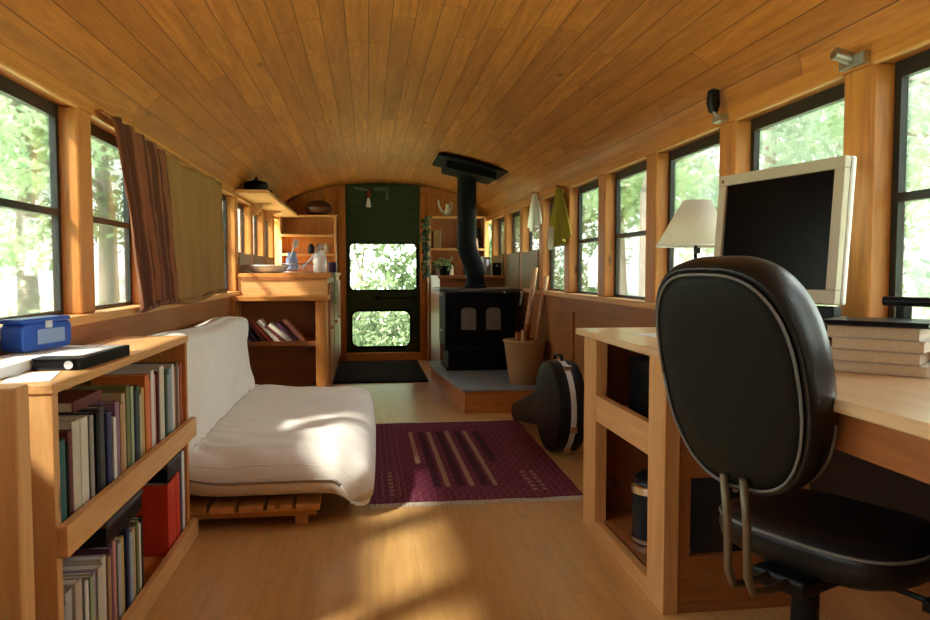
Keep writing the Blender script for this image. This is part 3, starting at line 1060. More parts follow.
# ------------------------------------------------------------------ left kitchen
def kitchen_left():
    # low open bookshelf facing the camera
    t = thing('low_bookshelf', 'low open pine shelf facing us beyond the futon, tilted books inside', 'shelf', (-.6, 5.28, 0))
    x0, x1, y0, y1 = XL + .004, -.30, 5.12, 5.40
    part('top_board', MB().box(x0, x1 + .035, y0 - .02, y1, .768, .80), M['pineX'], t, bevel=.004)
    part('side_panel', MB().box(x1 - .05, x1 + .02, y0, y1, 0, .768), M['pineZ'], t, bevel=.003)
    part('side_panel', MB().box(x0, x0 + .03, y0, y1, 0, .768), M['pineZ'], t, bevel=.003)
    part('back_panel', MB().box(x0 + .03, x1 - .05, y1 - .015, y1, .05, .768), M['redX'], t)
    part('shelf', MB().box(x0 + .03, x1 - .05, y0 + .005, y1 - .015, .462, .492), M['redX'], t)
    part('shelf', MB().box(x0 + .03, x1 - .05, y0 + .005, y1 - .015, .10, .13), M['redX'], t)
    part('plinth', MB().box(x0 + .03, x1 - .05, y0 + .02, y0 + .035, 0, .10), M['redX'], t)
    # tilted books, spines to the camera
    data = [('brown', .022, .17, 35), ('plum', .020, .18, 42), ('dark blue', .018, .16, 38), ('maroon', .022, .17, 34), ('brick red', .020, .19, 40), ('ivory', .028, .20, 42), ('maroon', .020, .17, 48), ('cream', .024, .19, 50), ('plum', .018, .18, 46), ('pink', .026, .20, 40)]
    x = -.84
    ww = [q[0] for q in data]
    for i, (cw, th, h, a) in enumerate(data):
        lb = ('%s book leaning left at the left end of the low shelf beyond the futon' % cw if i == 0 else
              '%s book leaning left at the right end of the low shelf beyond the futon' % cw if i == len(data) - 1 else
              '%s leaning book between %s and %s ones on low shelf beyond futon' % (cw, ww[i - 1], ww[i + 1]))
        th_ = radians(a)
        tt = thing('book', lb, 'book', (x, 5.22, .493), group='leaning books on the low shelf beyond the futon')
        tl = ('Y', -th_, (x + th, 5.2, .493))
        cv = MB().box(x, x + .002, 5.16, 5.30, .493, .493 + h, tilt=tl).box(x + th - .002, x + th, 5.16, 5.30, .493, .493 + h, tilt=tl).box(x, x + th, 5.158, 5.162, .493, .493 + h, tilt=tl)
        part('cover', cv, bm_(cw), tt)
        part('pages', MB().box(x + .002, x + th - .002, 5.163, 5.295, .496, .490 + h, tilt=tl), M['pages'], tt)
        x += .0435
    # kitchen counter run
    t = thing('kitchen_counter', 'pine kitchen counter along the left windows, sunlit front panel', 'counter', (-.6, 6.6, 0))
    a0, a1 = 5.405, 7.60
    part('counter_body', MB().box(XL + .004, -.285, a0, a1, .10, .925), M['paleX'], t, bevel=.003)
    part('plinth', MB().box(XL + .004, -.33, a0 + .01, a1, 0, .10), M['redX'], t)
    part('worktop', MB().box(XL + .003, -.265, a0 - .012, a1, .925, .955), M['pineY'], t, bevel=.004)
    part('edge_batten', MB().box(XL + .03, -.29, a0 - .010, a0, .905, .925), M['redX'], t)
    for i in range(3):
        y = 5.50 + i * .70
        dr = part('door', MB().box(-.285, -.268, y, y + .62, .14, .88), M['redZ'], t, bevel=.004)
        part('knob', MB().sphere((-.258, y + .08, .55), .013, 8), M['pineZ'], dr, smooth=True)
    # enamel basin
    t = thing('wash_basin', 'white enamel basin set on the left counter by the windows', 'basin', (-.74, 5.66, .956))
    prof = [(.02, .002), (.10, .002), (.128, .02), (.145, .050), (.152, .052), (.150, .046), (.134, .018), (.104, -.0)]
    mb = MB().lathe([(.0001, .001), (.10, .001), (.13, .022), (.150, .056), (.158, .058), (.158, .052), (.152, .048)], (-.73, 5.66, .956), 36, 1, 1.3)
    part('bowl', mb, M['white_cer'], t, smooth=True, solid=.003)
    # dish rack with utensils
    t = thing('dish_rack', 'steel dish rack with draining utensils on the left counter', 'rack', (-.60, 6.35, .956))
    mb = MB()
    for zz in (.962, 1.03):
        mb.tube([(-.72, 6.15, zz), (-.45, 6.15, zz), (-.45, 6.5, zz), (-.72, 6.5, zz), (-.72, 6.15, zz)], .004, 6)
    for i in range(9):
        x = -.71 + i * .032
        mb.tube([(x, 6.15, 1.03), (x, 6.15, .962), (x, 6.5, .962), (x, 6.5, 1.03)], .002, 5)
    part('wire_frame', mb, M['steel'], t, smooth=True)
    one('jug', MB().lathe([(.001, 0), (.045, 0), (.052, .02), (.05, .09), (.036, .125), (.04, .15), (.042, .152)], (-.62, 6.32, .975), 24), M['bluelight'], 'pale blue jug standing in the dish rack', 'jug', smooth=True)
    for i, (x, a, mt, lb) in enumerate(((-.53, 38, 'steel', 'steel spatula leaning right out of the dish rack'), (-.57, 55, 'whitep', 'white spatula lying slanted across the dish rack'), (-.66, 20, 'steel', 'steel ladle standing upright in the dish rack'))):
        aa = radians(a)
        tt = thing('utensil', lb, 'utensil', (x, 6.25, .975))
        e = (x + .20 * sin(aa), 6.25, .985 + .20 * cos(aa))
        part('handle', MB().tube([(x, 6.25, .985), e], .006, 8), M[mt], tt)
        part('blade', MB().box(e[0] - .02, e[0] + .02, 6.247, 6.253, e[2] - .005, e[2] + .06, tilt=('Y', aa, e)), M[mt], tt, bevel=.002)
    # jars at the far end of the counter
    one('storage_jar', MB().lathe([(.001, 0), (.06, 0), (.065, .02), (.065, .15), (.05, .17), (.05, .18)], (-.46, 7.42, .956), 24), M['white_cer'], 'white ceramic jar near the end of the left counter', 'jar', smooth='auto')
    one('cup', MB().lathe([(.001, 0), (.035, 0), (.042, .02), (.045, .10), (.042, .10), (.036, .02), (.001, .01)], (-.33, 7.25, .956), 24), M['purpledk'], 'dark purple cup at the right end of the left counter', 'cup', smooth='auto')
    # towel over the counter corner
    mb = MB(); n = 14; k = 16
    for j in range(k + 1):
        for i in range(n + 1):
            u, v = i / n, j / k
            y = 5.75 + .22 * u
            if v < .2: x, zz = -.36 + .105 * v / .2, .9595
            else: x, zz = -.252 + .006 * sin(u * 14) + .008 * v, .955 - (v - .2) * .30
            mb.v.append((x, y + .01 * sin(v * 5), zz))
    for j in range(k):
        for i in range(n):
            a = j * (n + 1) + i
            mb.f.append((a, a + 1, a + n + 2, a + n + 1))
    one('dish_towel', mb, M['greencloth'], 'pale green towel hanging over the aisle edge of the left counter', 'towel', smooth=True, solid=.004)

    # wall shelf above the windows
    t = thing('wall_shelf', 'long pine shelf above the left kitchen windows', 'shelf', (-.80, 6.6, 1.50))
    part('shelf_board', MB().box(XL + .004, -.685, 5.36, 7.62, 1.515, 1.540), M['paleY'], t, bevel=.003)
    for y in (5.375, 6.19, 6.90):
        pl = [(XL + .004, 1.515), (-.76, 1.515)] + [(-.76 - .11 * sin(a * pi / 16), 1.50 - .07 * (1 - cos(a * pi / 16))) for a in range(1, 9)] + [(XL + .004, 1.42)]
        if y > 5.4: part('bracket', MB().prism(pl, y, y + .022, 'Y'), M['paleZ'], t, bevel=.002)
    for (x, y, rr, h, lb) in ((-.80, 5.60, .085, .10, 'black cooking pot at the near end of the left wall shelf'),
                          (-.79, 5.90, .07, .07, 'black pan behind the pot on the left wall shelf'),
                          (-.79, 6.25, .075, .06, 'black bowl farthest back on the left wall shelf')):
        tt = thing('cooking_pot', lb, 'pot', (x, y, 1.541))
        part('pot_body', MB().lathe([(.001, 0), (rr * .9, 0), (rr, .02), (rr, h * .6), (rr * 1.04, h * .62), (rr * .8, h * .8), (.012, h * .95)], (x, y, 1.541), 28), M['black'], tt, smooth='auto')
        part('knob', MB().sphere((x, y, 1.541 + h * .95 + .008), .012, 8), M['black'], tt, smooth=True)
    # back shelf unit against the far wall
    t = thing('open_shelf_unit', 'open pine shelf unit left of the green door', 'shelf', (-.6, 7.8, .96))
    x0, x1, y0, y1 = XL + .012, -.315, 7.80, 8.085
    part('back_panel', MB().box(x0, x1, y1 - .012, y1, .956, 1.54), M['pineZ'], t)
    part('side_panel', MB().box(x1 - .022, x1, y0, y1 - .012, .956, 1.53), M['paleZ'], t, bevel=.002)
    pl = [(y0 + .10, .956), (y1 - .012, .956), (y1 - .012, 1.53), (y0, 1.53), (y0, 1.45)] + [(y0 + .10 - .10 * cos(q * pi / 16), 1.45 - .14 * sin(q * pi / 16)) for q in range(1, 9)]
    part('side_panel', MB().prism([(a, b_) for a, b_ in pl], x0, x0 + .022, 'X'), M['paleZ'], t)
    for zz in (1.13, 1.33, 1.53):
        part('shelf', MB().box(x0 + .022 if zz < 1.5 else x0, x1 - .022 if zz < 1.5 else x1 + .01, y0, y1 - .012, zz, zz + .02), M['paleX'], t, bevel=.002)
    part('counter_end', MB().box(x0, x1, 7.62, y1 - .012, .925, .955), M['pineX'], t)
    part('base_cabinet', MB().box(x0, x1, 7.62, y1 - .012, 0, .925), M['pineZ'], t)
    for i, (x, mt) in enumerate(((-.50, 'terra'), (-.42, 'cream'), (-.58, 'smoke'))):
        one('jar', MB().lathe([(.001, 0), (.028, 0), (.032, .01), (.032, .08), (.02, .095), (.02, .105)], (x, 7.93, 1.151), 20), M[mt],
            ('brown pottery jar on the lower shelf left of the green door', 'cream jar nearest the green door on the lower left shelf', 'dark glass jar leftmost on the lower shelf left of the door')[i], 'jar', smooth='auto')
    t = thing('wooden_bowl', 'dark brown lidded bowl on top of the shelf unit left of the door', 'bowl', (-.50, 7.93, 1.55))
    part('bowl_body', MB().lathe([(.001, 0), (.07, 0), (.125, .04), (.14, .08), (.135, .09)], (-.50, 7.93, 1.551), 32), M['terra'], t, smooth='auto')
    part('lid', MB().lathe([(.136, .09), (.12, .12), (.07, .15), (.01, .16)], (-.50, 7.93, 1.551), 32), M['terra'], t, smooth='auto')
kitchen_left()

# ornaments on the door header
t = thing('hanging_ornament', 'small red and white doll hanging on the green door header', 'ornament', (.02, 8.04, 1.60))
part('skirt', MB().lathe([(.03, 0), (.022, .05), (.010, .10), (.006, .11)], (.02, 8.045, 1.655), 14), M['paper'], t, smooth=True)
part('torso', MB().lathe([(.012, .0), (.022, .03), (.016, .07), (.005, .09)], (.02, 8.045, 1.75), 14), M['redcloth'], t, smooth=True)
part('cord', MB().tube([(-.13, 8.055, 1.86), (-.04, 8.05, 1.845), (.02, 8.045, 1.835), (.02, 8.045, 1.76)], .003, 5), M['paper'], t)
t = thing('wire_bracket', 'pale wire bracket beside the doll on the door header', 'bracket', (.17, 8.05, 1.70))
part('wire', MB().tube([(.08, 8.055, 1.86), (.23, 8.055, 1.86), (.23, 8.055, 1.74), (.21, 8.055, 1.74), (.21, 8.055, 1.84), (.08, 8.055, 1.84)], .004, 5), M['steel'], t)

# ------------------------------------------------------------------ stove corner
def stove():
    HZ = .17
    poly = [(.655, 4.97), (XR - .01, 4.97), (XR - .01, 6.55), (.56, 6.55), (.56, 5.92)]
    polyo = [(.640, 4.95), (XR - .005, 4.95), (XR - .005, 6.56), (.54, 6.56), (.54, 5.92)]
    t = thing('stove_hearth', 'raised hearth of orange boards topped with blue-grey slate', 'hearth', (.95, 5.7, 0))
    part('wooden_base', MB().prism(poly, 0, HZ - .02, 'Z'), M['pineX'], t)
    part('slate_top', MB().prism(polyo, HZ - .02, HZ, 'Z'), M['slate'], t, bevel=.004)
    # stove
    t = thing('wood_stove', 'black cast iron wood stove with two arched door windows', 'stove', (.90, 6.05, HZ + .001))
    z0 = HZ + .001
    X0, X1, YF, YB = .615, 1.185, 5.86, 6.36
    part('pedestal', MB().box(X0 + .03, X1 - .03, YF + .05, YB - .04, z0, z0 + .17).box(X0 + .01, X1 - .01, YF + .02, YB - .02, z0, z0 + .02), M['black'], t, bevel=.006)
    part('ash_lip', MB().box(X0 - .01, X1 + .01, YF - .05, YF + .06, z0 + .17, z0 + .19), M['black'], t, bevel=.004)
    part('firebox', MB().box(X0, X1, YF, YB, z0 + .19, z0 + .625), M['black'], t, bevel=.010)
    tp = part('top_plate', MB().box(X0 - .05, X1 + .05, YF - .05, YB + .02, z0 + .637, z0 + .660).box(X0 - .02, X1 + .02, YF - .02, YB, z0 + .625, z0 + .637), M['stovetop'], t, bevel=.005)
    # door frame
    xd0, xd1, zd0, zd1 = X0 + .065, X1 - .065, z0 + .27, z0 + .56
    door_ = MB().box(xd0, xd1, YF - .022, YF, zd0, zd1)
    dd = part('fire_door', door_, M['black'], t, bevel=.006)
    for (a, b_) in ((xd0 + .055, xd0 + .185), (xd1 - .185, xd1 - .055)):
        mid = (a + b_) / 2; pl = [(a, zd0 + .055), (b_, zd0 + .055), (b_, zd1 - .075)]
        pl += [(mid + (b_ - a) / 2 * cos(q * pi / 10), zd1 - .075 + .03 * sin(q * pi / 10)) for q in range(1, 10)] + [(a, zd1 - .075)]
        pg = part('arched_window', MB().prism(pl, YF - .026, YF - .0225, 'Y'), M['ash'] , dd)
        rim = MB().tube([(p[0], YF - .028, p[1]) for p in pl] + [(pl[0][0], YF - .028, pl[0][1])], .006, 6)
        part('window_rim', rim, M['black'], dd, smooth=True)
    part('door_handle', MB().tube([(xd1 - .02, YF - .03, zd0 + .12), (xd1 + .0, YF - .075, zd0 + .13), (xd1 + .01, YF - .08, zd0 + .20)], .008, 8).box(xd1 - .03, xd1 - .01, YF - .035, YF - .02, zd0 + .10, zd0 + .15), M['black'], dd)
    coil = [(X1 + .045 + .012 * cos(q * .9) - .0006 * q, YF - .065 + .012 * sin(q * .9), z0 + .635 - .0028 * q) for q in range(40)]
    part('spring_handle', MB().tube(coil, .004, 6).tube([(X1 + .02, YF - .05, z0 + .63), (X1 + .045, YF - .065, z0 + .64)], .006, 8), M['chrome'], t, label='chrome spring handle at the right front corner', smooth=True)
    part('damper_knob', MB().sphere((X1 - .10, YF - .055, z0 + .628), .010, 8), M['chrome'], t, smooth=True)
    for zz in (.06, .33, .61):
        part('side_knob', MB().sphere((X0 - .03, YF + .02, z0 + zz), .011, 8).cyl((X0 - .03, YF + .02, z0 + zz), (X0 + .004, YF + .02, z0 + zz), .004, n=8), M['chrome'], t, smooth=True)
    # flue
    ztop = arch(.845) - .04
    px, py = .90, 6.15
    t = thing('stove_pipe', 'black stove pipe with an offset elbow rising to the ceiling', 'pipe', (px, py, z0 + .662))
    zb = z0 + .662
    pts = [(px, py, zb), (px, py, zb + .10), (px - .005, py, zb + .15), (px - .035, py, zb + .23), (px - .065, py, zb + .31), (px - .072, py, zb + .37), (px - .072, py, 1.80)]
    part('flue_tube', MB().tube(pts, [.078, .078, .080, .082, .082, .080, .080], 28), M['black'], t, smooth='auto')
    part('collar', MB().lathe([(.095, 0), (.095, .012), (.082, .03), (.079, .03)], (px, py, zb), 28, caps=False), M['black'], t, smooth='auto', solid=.002)
    part('joint_band', MB().lathe([(.083, 0), (.085, .008), (.083, .016)], (px - .072, py, 1.15), 28, caps=False), M['black'], t, smooth='auto', solid=.002)
    cx_ = px - .072
    sl = -.22
    def ceilbox(x0, x1, y0, y1, dz0, dz1):
        vs = []
        for dz in (dz0, dz1):
            for x, y in ((x0, y0), (x1, y0), (x1, y1), (x0, y1)):
                vs.append((x, y, arch(cx_) + (x - cx_) * sl + dz))
        return MB().add(vs, [(0, 3, 2, 1), (4, 5, 6, 7), (0, 1, 5, 4), (1, 2, 6, 5), (2, 3, 7, 6), (3, 0, 4, 7)])
    part('ceiling_plate', ceilbox(cx_ - .275, cx_ + .275, py - .42, py + .15, -.045, -.025), M['black'], t, bevel=.003)
    part('support_box', ceilbox(cx_ - .20, cx_ + .20, py - .28, py + .12, -.10, -.045), M['black'], t, bevel=.004)
M['ash'] = plain('sooty_stove_glass', (.16, .15, .14), .35, 0, .35, 18)
stove()

# basket of rods on the hearth
t = thing('wicker_basket', 'tall woven basket on the hearth right of the stove', 'basket', (1.115, 5.16, .171))
part('basket_body', MB().lathe([(.001, 0), (.103, 0), (.110, .01), (.145, .28), (.150, .30), (.144, .305), (.136, .28), (.100, .02), (.001, .02)], (1.112, 5.16, .171), 40), M['basket'], t, smooth='auto')
rim = MB().tube([(1.112 + .148 * cos(a * pi / 16), 5.16 + .148 * sin(a * pi / 16), .476) for a in range(33)], .009, 8)
part('rim', rim, M['basket'], t, smooth=True)
rods = [(-.035, .02, .125, .06, .80, 'birch', 'tallest speckled rod in the basket, leaning to the windows'),
        (.035, -.015, .150, .03, .74, 'birch', 'pale birch rod beside the tallest one in the basket'),
        (.0, .07, .10, .09, .70, 'pineZ', 'orange rod at the back of the basket'),
        (-.06, -.03, -.03, .0, .34, 'redZ', 'short dark stick at the left of the basket'),
        (-.03, -.05, -.005, .0, .36, 'birch', 'short pale stick near the front of the basket'),
        (-.01, -.02, .02, .02, .40, 'redZ', 'short reddish stick in the middle of the basket')]
for (dx, dy, ex, ey, ln, mt, lb) in rods:
    p0 = Vector((1.115 + dx, 5.16 + dy, .195)); p1 = Vector((1.115 + dx * .6 + ex * .9, 5.16 + dy + ey, .195 + ln))
    mb = MB()
    mb.tube([p0, p0.lerp(p1, .3), p0.lerp(p1, .32), p0.lerp(p1, .34), p0.lerp(p1, .64), p0.lerp(p1, .66), p0.lerp(p1, .68), p1], [.019, .019, .0215, .019, .019, .0215, .019, .018], 10)
    one('wooden_rod', mb, M[mt], lb, 'rod', group=None, smooth='auto')

# instrument case lying on its edge
def case():
    t = thing('instrument_case', 'black hard banjo case standing on its edge beside the rug', 'case', (1.02, 3.84, 0), rz=radians(2.5), local=True)
    # local: disc axis X, neck along +Y
    R = .243
    def prof(off, grow=0):
        out = []
        a0 = radians(24)
        n = 40
        for i in range(n + 1):
            a = a0 + (2 * pi - 2 * a0) * i / n
            out.append(((R + grow) * cos(a), R + .008 + (R + grow) * sin(a)))
        out.append((.78, .008 + R - .055 - grow)); out.append((.80, R + .008)); out.append((.78, .008 + R + .055 + grow))
        return out
    def ringat(x, g):
        a = radians(-13); c0 = R + .008; out = []
        for p in prof(0, g):
            y, z_ = p[0], p[1] - c0
            out.append((x, y * cos(a) - z_ * sin(a), c0 + y * sin(a) + z_ * cos(a)))
        return out
    body = MB().loft([ringat(-.078, -.03), ringat(-.072, -.008), ringat(-.06, 0), ringat(-.014, 0)])
    part('lid', body, M['casebody'], t, smooth='auto')
    body = MB().loft([ringat(.014, 0), ringat(.06, 0), ringat(.072, -.008), ringat(.078, -.03)])
    part('shell', body, M['casebody'], t, smooth='auto')
    part('closing_band', MB().loft([ringat(-.014, .003), ringat(.014, .003)]), M['caseband'], t, label='pale metal closing band')
    for a in (120, 200, 240):
        a_ = radians(a); p = ((R + .004) * cos(a_), R + .008 + (R + .004) * sin(a_))
        part('latch', MB().box(-.02, .02, p[0] - .012, p[0] + .012, p[1] - .016, p[1] + .016), M['chrome'], t, bevel=.003)
    pts = [(-.0, -.03, 2 * R + .008), (0, -.03, 2 * R + .035), (0, .09, 2 * R + .028), (0, .09, 2 * R - .01)]
    part('handle', MB().tube(pts, .009, 8), M['casebody'], t, smooth=True)
case()

# ------------------------------------------------------------------ right far corner
def right_far():
    t = thing('side_counter', 'dark brown counter behind the stove under the small right windows', 'counter', (1.0, 7.2, 0))
    part('counter_body', MB().box(.66, XR - .012, 6.75, 7.72, 0, .90), M['redX'], t)
    part('worktop', MB().box(.64, XR - .010, 6.70, 7.74, .90, .93), M['redX'], t, bevel=.004)
    t = thing('open_shelf_unit', 'open pine shelf unit right of the green door, behind the stove pipe', 'shelf', (.95, 7.9, .88))
    x0, x1, y0, y1 = .645, XR - .012, 7.78, 8.085
    part('back_panel', MB().box(x0, x1, y1 - .012, y1, .88, 1.53), M['redZ'], t)
    part('side_panel', MB().box(x0, x0 + .022, y0, y1 - .012, .85, 1.53), M['paleZ'], t, bevel=.002)
    part('side_panel', MB().box(x1 - .022, x1, y0, y1 - .012, .85, 1.53), M['paleZ'], t, bevel=.002)
    for zz in (.88, 1.19, 1.53):
        part('shelf', MB().box(x0 + (.022 if zz < 1.5 else 0), x1 - (.022 if zz < 1.5 else 0), y0, y1 - .012, zz, zz + .02), M['paleX'], t, bevel=.002)
    part('base_cabinet', MB().box(x0, x1, y0 + .02, y1 - .012, 0, .85), M['redX'], t)
    words_ = ['leftmost dark spice jar on the shelf right of the door', 'second spice jar on the shelf right of the door, pale contents', 'third spice jar on the shelf right of the door, brown contents', 'rightmost spice jar on the shelf beside the stove pipe']
    for i, (x, mt) in enumerate(((.715, 'terra'), (.80, 'cream'), (.885, 'pages'), (1.06, 'smoke'))):
        tt = thing('spice_jar', words_[i], 'jar', (x, 7.90, .90), group='spice jars on the shelf right of the door')
        part('jar_body', MB().lathe([(.001, 0), (.032, 0), (.035, .01), (.035, .11), (.027, .13), (.027, .135)], (x, 7.90, .901), 20), M[mt], tt, smooth='auto')
        part('lid', MB().lathe([(.029, 0), (.030, .002), (.030, .02), (.001, .022)], (x, 7.90, 1.0365), 20), M['black'], tt, smooth='auto')
    one('folded_cloth', MB().box(.70, .78, 7.84, 8.02, 1.211, 1.40), M['olive'], 'olive standing box on the middle shelf right of the door', 'box', bevel=.006)
    one('black_box', MB().box(1.12, 1.20, 7.86, 8.0, 1.211, 1.43), M['blackp'], 'black upright box right of the pipe on the middle shelf', 'box', bevel=.004)
    tt = thing('figurine', 'pale pink figurine in front of the black box on the shelf', 'figurine', (1.165, 7.81, 1.211))
    part('figure', MB().lathe([(.001, 0), (.028, 0), (.022, .03), (.016, .06), (.020, .075), (.012, .10), (.001, .115)], (1.155, 7.82, 1.211), 18), M['figpink'], tt, smooth=True)
    # white pronged vase on top
    tt = thing('vase', 'white vase with raised arms on top of the right shelf unit', 'vase', (.84, 7.92, 1.551))
    part('vase_body', MB().lathe([(.001, 0), (.03, 0), (.045, .03), (.03, .07), (.022, .10), (.026, .13), (.022, .13)], (.86, 7.92, 1.551), 24), M['white_cer'], tt, smooth='auto')
    part('spout', MB().tube([(.83, 7.92, 1.59), (.79, 7.92, 1.62), (.765, 7.92, 1.68), (.76, 7.92, 1.73)], [.014, .012, .010, .008], 10), M['white_cer'], tt, smooth=True)
    part('spout', MB().tube([(.89, 7.92, 1.60), (.905, 7.92, 1.65), (.90, 7.92, 1.71)], [.012, .010, .008], 10), M['white_cer'], tt, smooth=True)
    # counter items
    tt = thing('glass_jar', 'clear glass jar with steel lid on the dark right counter', 'jar', (1.08, 6.9, .931))
    part('jar_body', MB().lathe([(.001, 0), (.05, 0), (.055, .01), (.055, .12), (.042, .14), (.042, .15)], (1.10, 6.86, .931), 24), M['steel'], tt, smooth='auto')
    part('lid', MB().lathe([(.045, 0), (.046, .002), (.046, .02), (.001, .022)], (1.10, 6.86, 1.082), 24), M['steel'], tt, smooth='auto')
    tt = thing('radio', 'small black radio beside the glass jar on the right counter', 'radio', (1.2, 6.86, .931))
    part('casing', MB().box(1.165, 1.245, 6.84, 6.90, .931, 1.05), M['blackp'], tt, bevel=.006)
    part('knob', MB().cyl((1.205, 6.832, 1.02), (1.205, 6.840, 1.02), .012), M['steel'], tt)
    # plant hanging at the casing and potted plant
    tt = thing('hanging_plant', 'dark green trailing plant beside the right jamb of the green door', 'plant', (.62, 7.72, .95))
    rnd = random.Random(3); mb = MB(); st = MB()
    for s_ in range(6):
        x, y = .605 + rnd.uniform(-.02, .02), 7.70 + rnd.uniform(-.03, .03)
        pts = [(x + rnd.uniform(-.02, .02), y + rnd.uniform(-.02, .02), 1.50 - q * .08) for q in range(8)]
        st.tube(pts, .002, 4)
        for p in pts:
            for q in range(5):
                c = Vector(p) + Vector((rnd.uniform(-.03, .03), rnd.uniform(-.03, .03), rnd.uniform(-.04, .04)))
                a = Vector((rnd.gauss(0, 1), rnd.gauss(0, 1), rnd.gauss(0, 1))).normalized() * .028
                b_ = a.orthogonal().normalized() * .014
                mb.add([c - a, c + b_, c + a, c - b_], [(0, 1, 2, 3)])
    part('stems', st, M['leafdk'], tt)
    part('leaves', mb, M['leafdk'], tt)
    part('hook', MB().tube([(.60, 7.72, 1.49), (.605, 7.75, 1.53), (.61, 8.06, 1.54)], .004, 6), M['steel'], tt)
    tt = thing('potted_plant', 'pale flowering plant in a black pot left of the stove top', 'plant', (.70, 7.2, .931))
    part('pot', MB().lathe([(.001, 0), (.045, 0), (.06, .08), (.064, .085), (.056, .085)], (.71, 6.80, .931), 24), M['blackp'], tt, smooth='auto')
    mb = MB()
    for q in range(120):
        c = Vector((.69 + rnd.gauss(0, .045), 6.80 + rnd.gauss(0, .03), 1.03 + rnd.gauss(0, .022)))
        a = Vector((rnd.gauss(0, 1), rnd.gauss(0, 1), rnd.gauss(0, .7))).normalized() * .026
        b_ = a.orthogonal().normalized() * .014
        mb.add([c - a, c + b_, c + a, c - b_], [(0, 1, 2, 3)])
    part('leaves', mb, M['leaflt'], tt)
M['figpink'] = plain('pink_porcelain', (.55, .33, .25), .4)
right_far()

# doormat, rug
one('doormat', MB().box(-.30, .53, 6.42, 7.95, .001, .012), M['mat'], 'dark brown doormat on the floor before the green door', 'mat', bevel=.003)


def rug():
    t = thing('rug', 'burgundy woven rug with tan stripes and white fringe on the floor', 'rug', (.48, 3.85, .001))
    n, k = 40, 60
    mb = MB(); uv = []
    RX0, RX1, RY0, RY1 = .005, .955, 3.045, 4.655
    for top in (1, 0):
        for j in range(k + 1):
            for i in range(n + 1):
                u, v = i / n, j / k
                x = RX0 + (RX1 - RX0) * u - .035 * (1 - v) * u + .012 * mnoise.noise(Vector((v * 6, 0, 1))) * (abs(2 * u - 1) ** 3)
                y = RY0 + (RY1 - RY0) * v + .010 * mnoise.noise(Vector((u * 7, 0, 4)))
                zz = .001 + (.007 + .003 * max(0, mnoise.noise(Vector((u * 5, v * 7, 2))))) * top
                mb.v.append((x, y, zz)); uv.append((x, y))
    off = (n + 1) * (k + 1)
    for j in range(k):
        for i in range(n):
            a = j * (n + 1) + i
            mb.f.append((a, a + 1, a + n + 2, a + n + 1)); mb.f.append((off + a, off + a + n + 1, off + a + n + 2, off + a + 1))
    for i in range(n):
        for j in (0, k):
            a = j * (n + 1) + i; mb.f.append((a, a + 1, off + a + 1, off + a))
    for j in range(k):
        for i in (0, n):
            a = j * (n + 1) + i; mb.f.append((a, a + n + 1, off + a + n + 1, off + a))
    mb.uv = uv
    part('woven_field', mb, M['rug'], t, smooth='auto')
    rnd = random.Random(5)
    for yy, s_ in ((RY0, -1), (RY1, 1)):
        fr = MB()
        for i in range(230):
            x = RX0 + (RX1 - RX0 - .035 * (s_ < 0)) * i / 229
            ln = rnd.uniform(.035, .06)
            fr.tube([(x, yy + s_ * -.002, .004), (x + rnd.uniform(-.008, .008), yy + s_ * ln * .6, .004), (x + rnd.uniform(-.014, .014), yy + s_ * ln, .003)], [.0022, .002, .0015], 4)
        f_ = part('fringe', fr, M['fringe'], t)
rug()

# ------------------------------------------------------------------ desk
M['deskshade'] = plain('under_desk_shade', (.030, .014, .008), .6, 0, .2, 10)  # near-black colour for the shade beneath the desktop
DXF = .82; DZT = .75
def desk():
    t = thing('desk', 'long pine desk along the right wall with open cabinet end', 'desk', (1.04, 1.6, 0))
    part('desktop', MB().box(DXF - .02, XR - .002, -.62, 2.78, DZT - .024, DZT), M['desktop'], t, bevel=.004)
    yn, yf = 1.95, 2.73
    zt = DZT - .024
    part('corner_post', MB().box(DXF, DXF + .045, yn, yn + .125, 0, zt), M['paleZ'], t, bevel=.003)
    part('corner_post', MB().box(DXF, DXF + .045, yf - .145, yf, 0, zt), M['paleZ'], t, bevel=.003)
    part('front_rail', MB().box(DXF + .002, DXF + .03, yn + .125, yf - .145, .425, .52), M['paleY'], t, bevel=.002)
    part('front_rail', MB().box(DXF + .002, DXF + .03, yn + .125, yf - .145, 0, .055), M['paleY'], t, bevel=.002)
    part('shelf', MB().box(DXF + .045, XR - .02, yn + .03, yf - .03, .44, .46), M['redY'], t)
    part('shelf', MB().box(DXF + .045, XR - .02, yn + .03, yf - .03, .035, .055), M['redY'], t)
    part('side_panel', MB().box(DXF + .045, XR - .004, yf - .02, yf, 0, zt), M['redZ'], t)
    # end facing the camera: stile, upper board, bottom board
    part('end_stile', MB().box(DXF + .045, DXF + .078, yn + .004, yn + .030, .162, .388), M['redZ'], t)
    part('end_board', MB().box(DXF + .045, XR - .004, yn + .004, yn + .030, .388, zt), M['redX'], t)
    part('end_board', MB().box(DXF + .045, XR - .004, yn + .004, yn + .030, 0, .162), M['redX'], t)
    part('back_panel', MB().box(XR - .020, XR - .006, -.50, yn - .01, .27, zt), M['deskshade'], t)  # dark sheet added before the wall to stand for under-desk shade
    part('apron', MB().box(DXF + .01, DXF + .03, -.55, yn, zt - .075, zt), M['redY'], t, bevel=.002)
    part('leg', MB().box(DXF + .02, DXF + .09, -.56, -.49, 0, zt - .075), M['redZ'], t, bevel=.003)
    part('leg', MB().box(XR - .09, XR - .02, -.56, -.49, 0, zt), M['redZ'], t, bevel=.003)
desk()

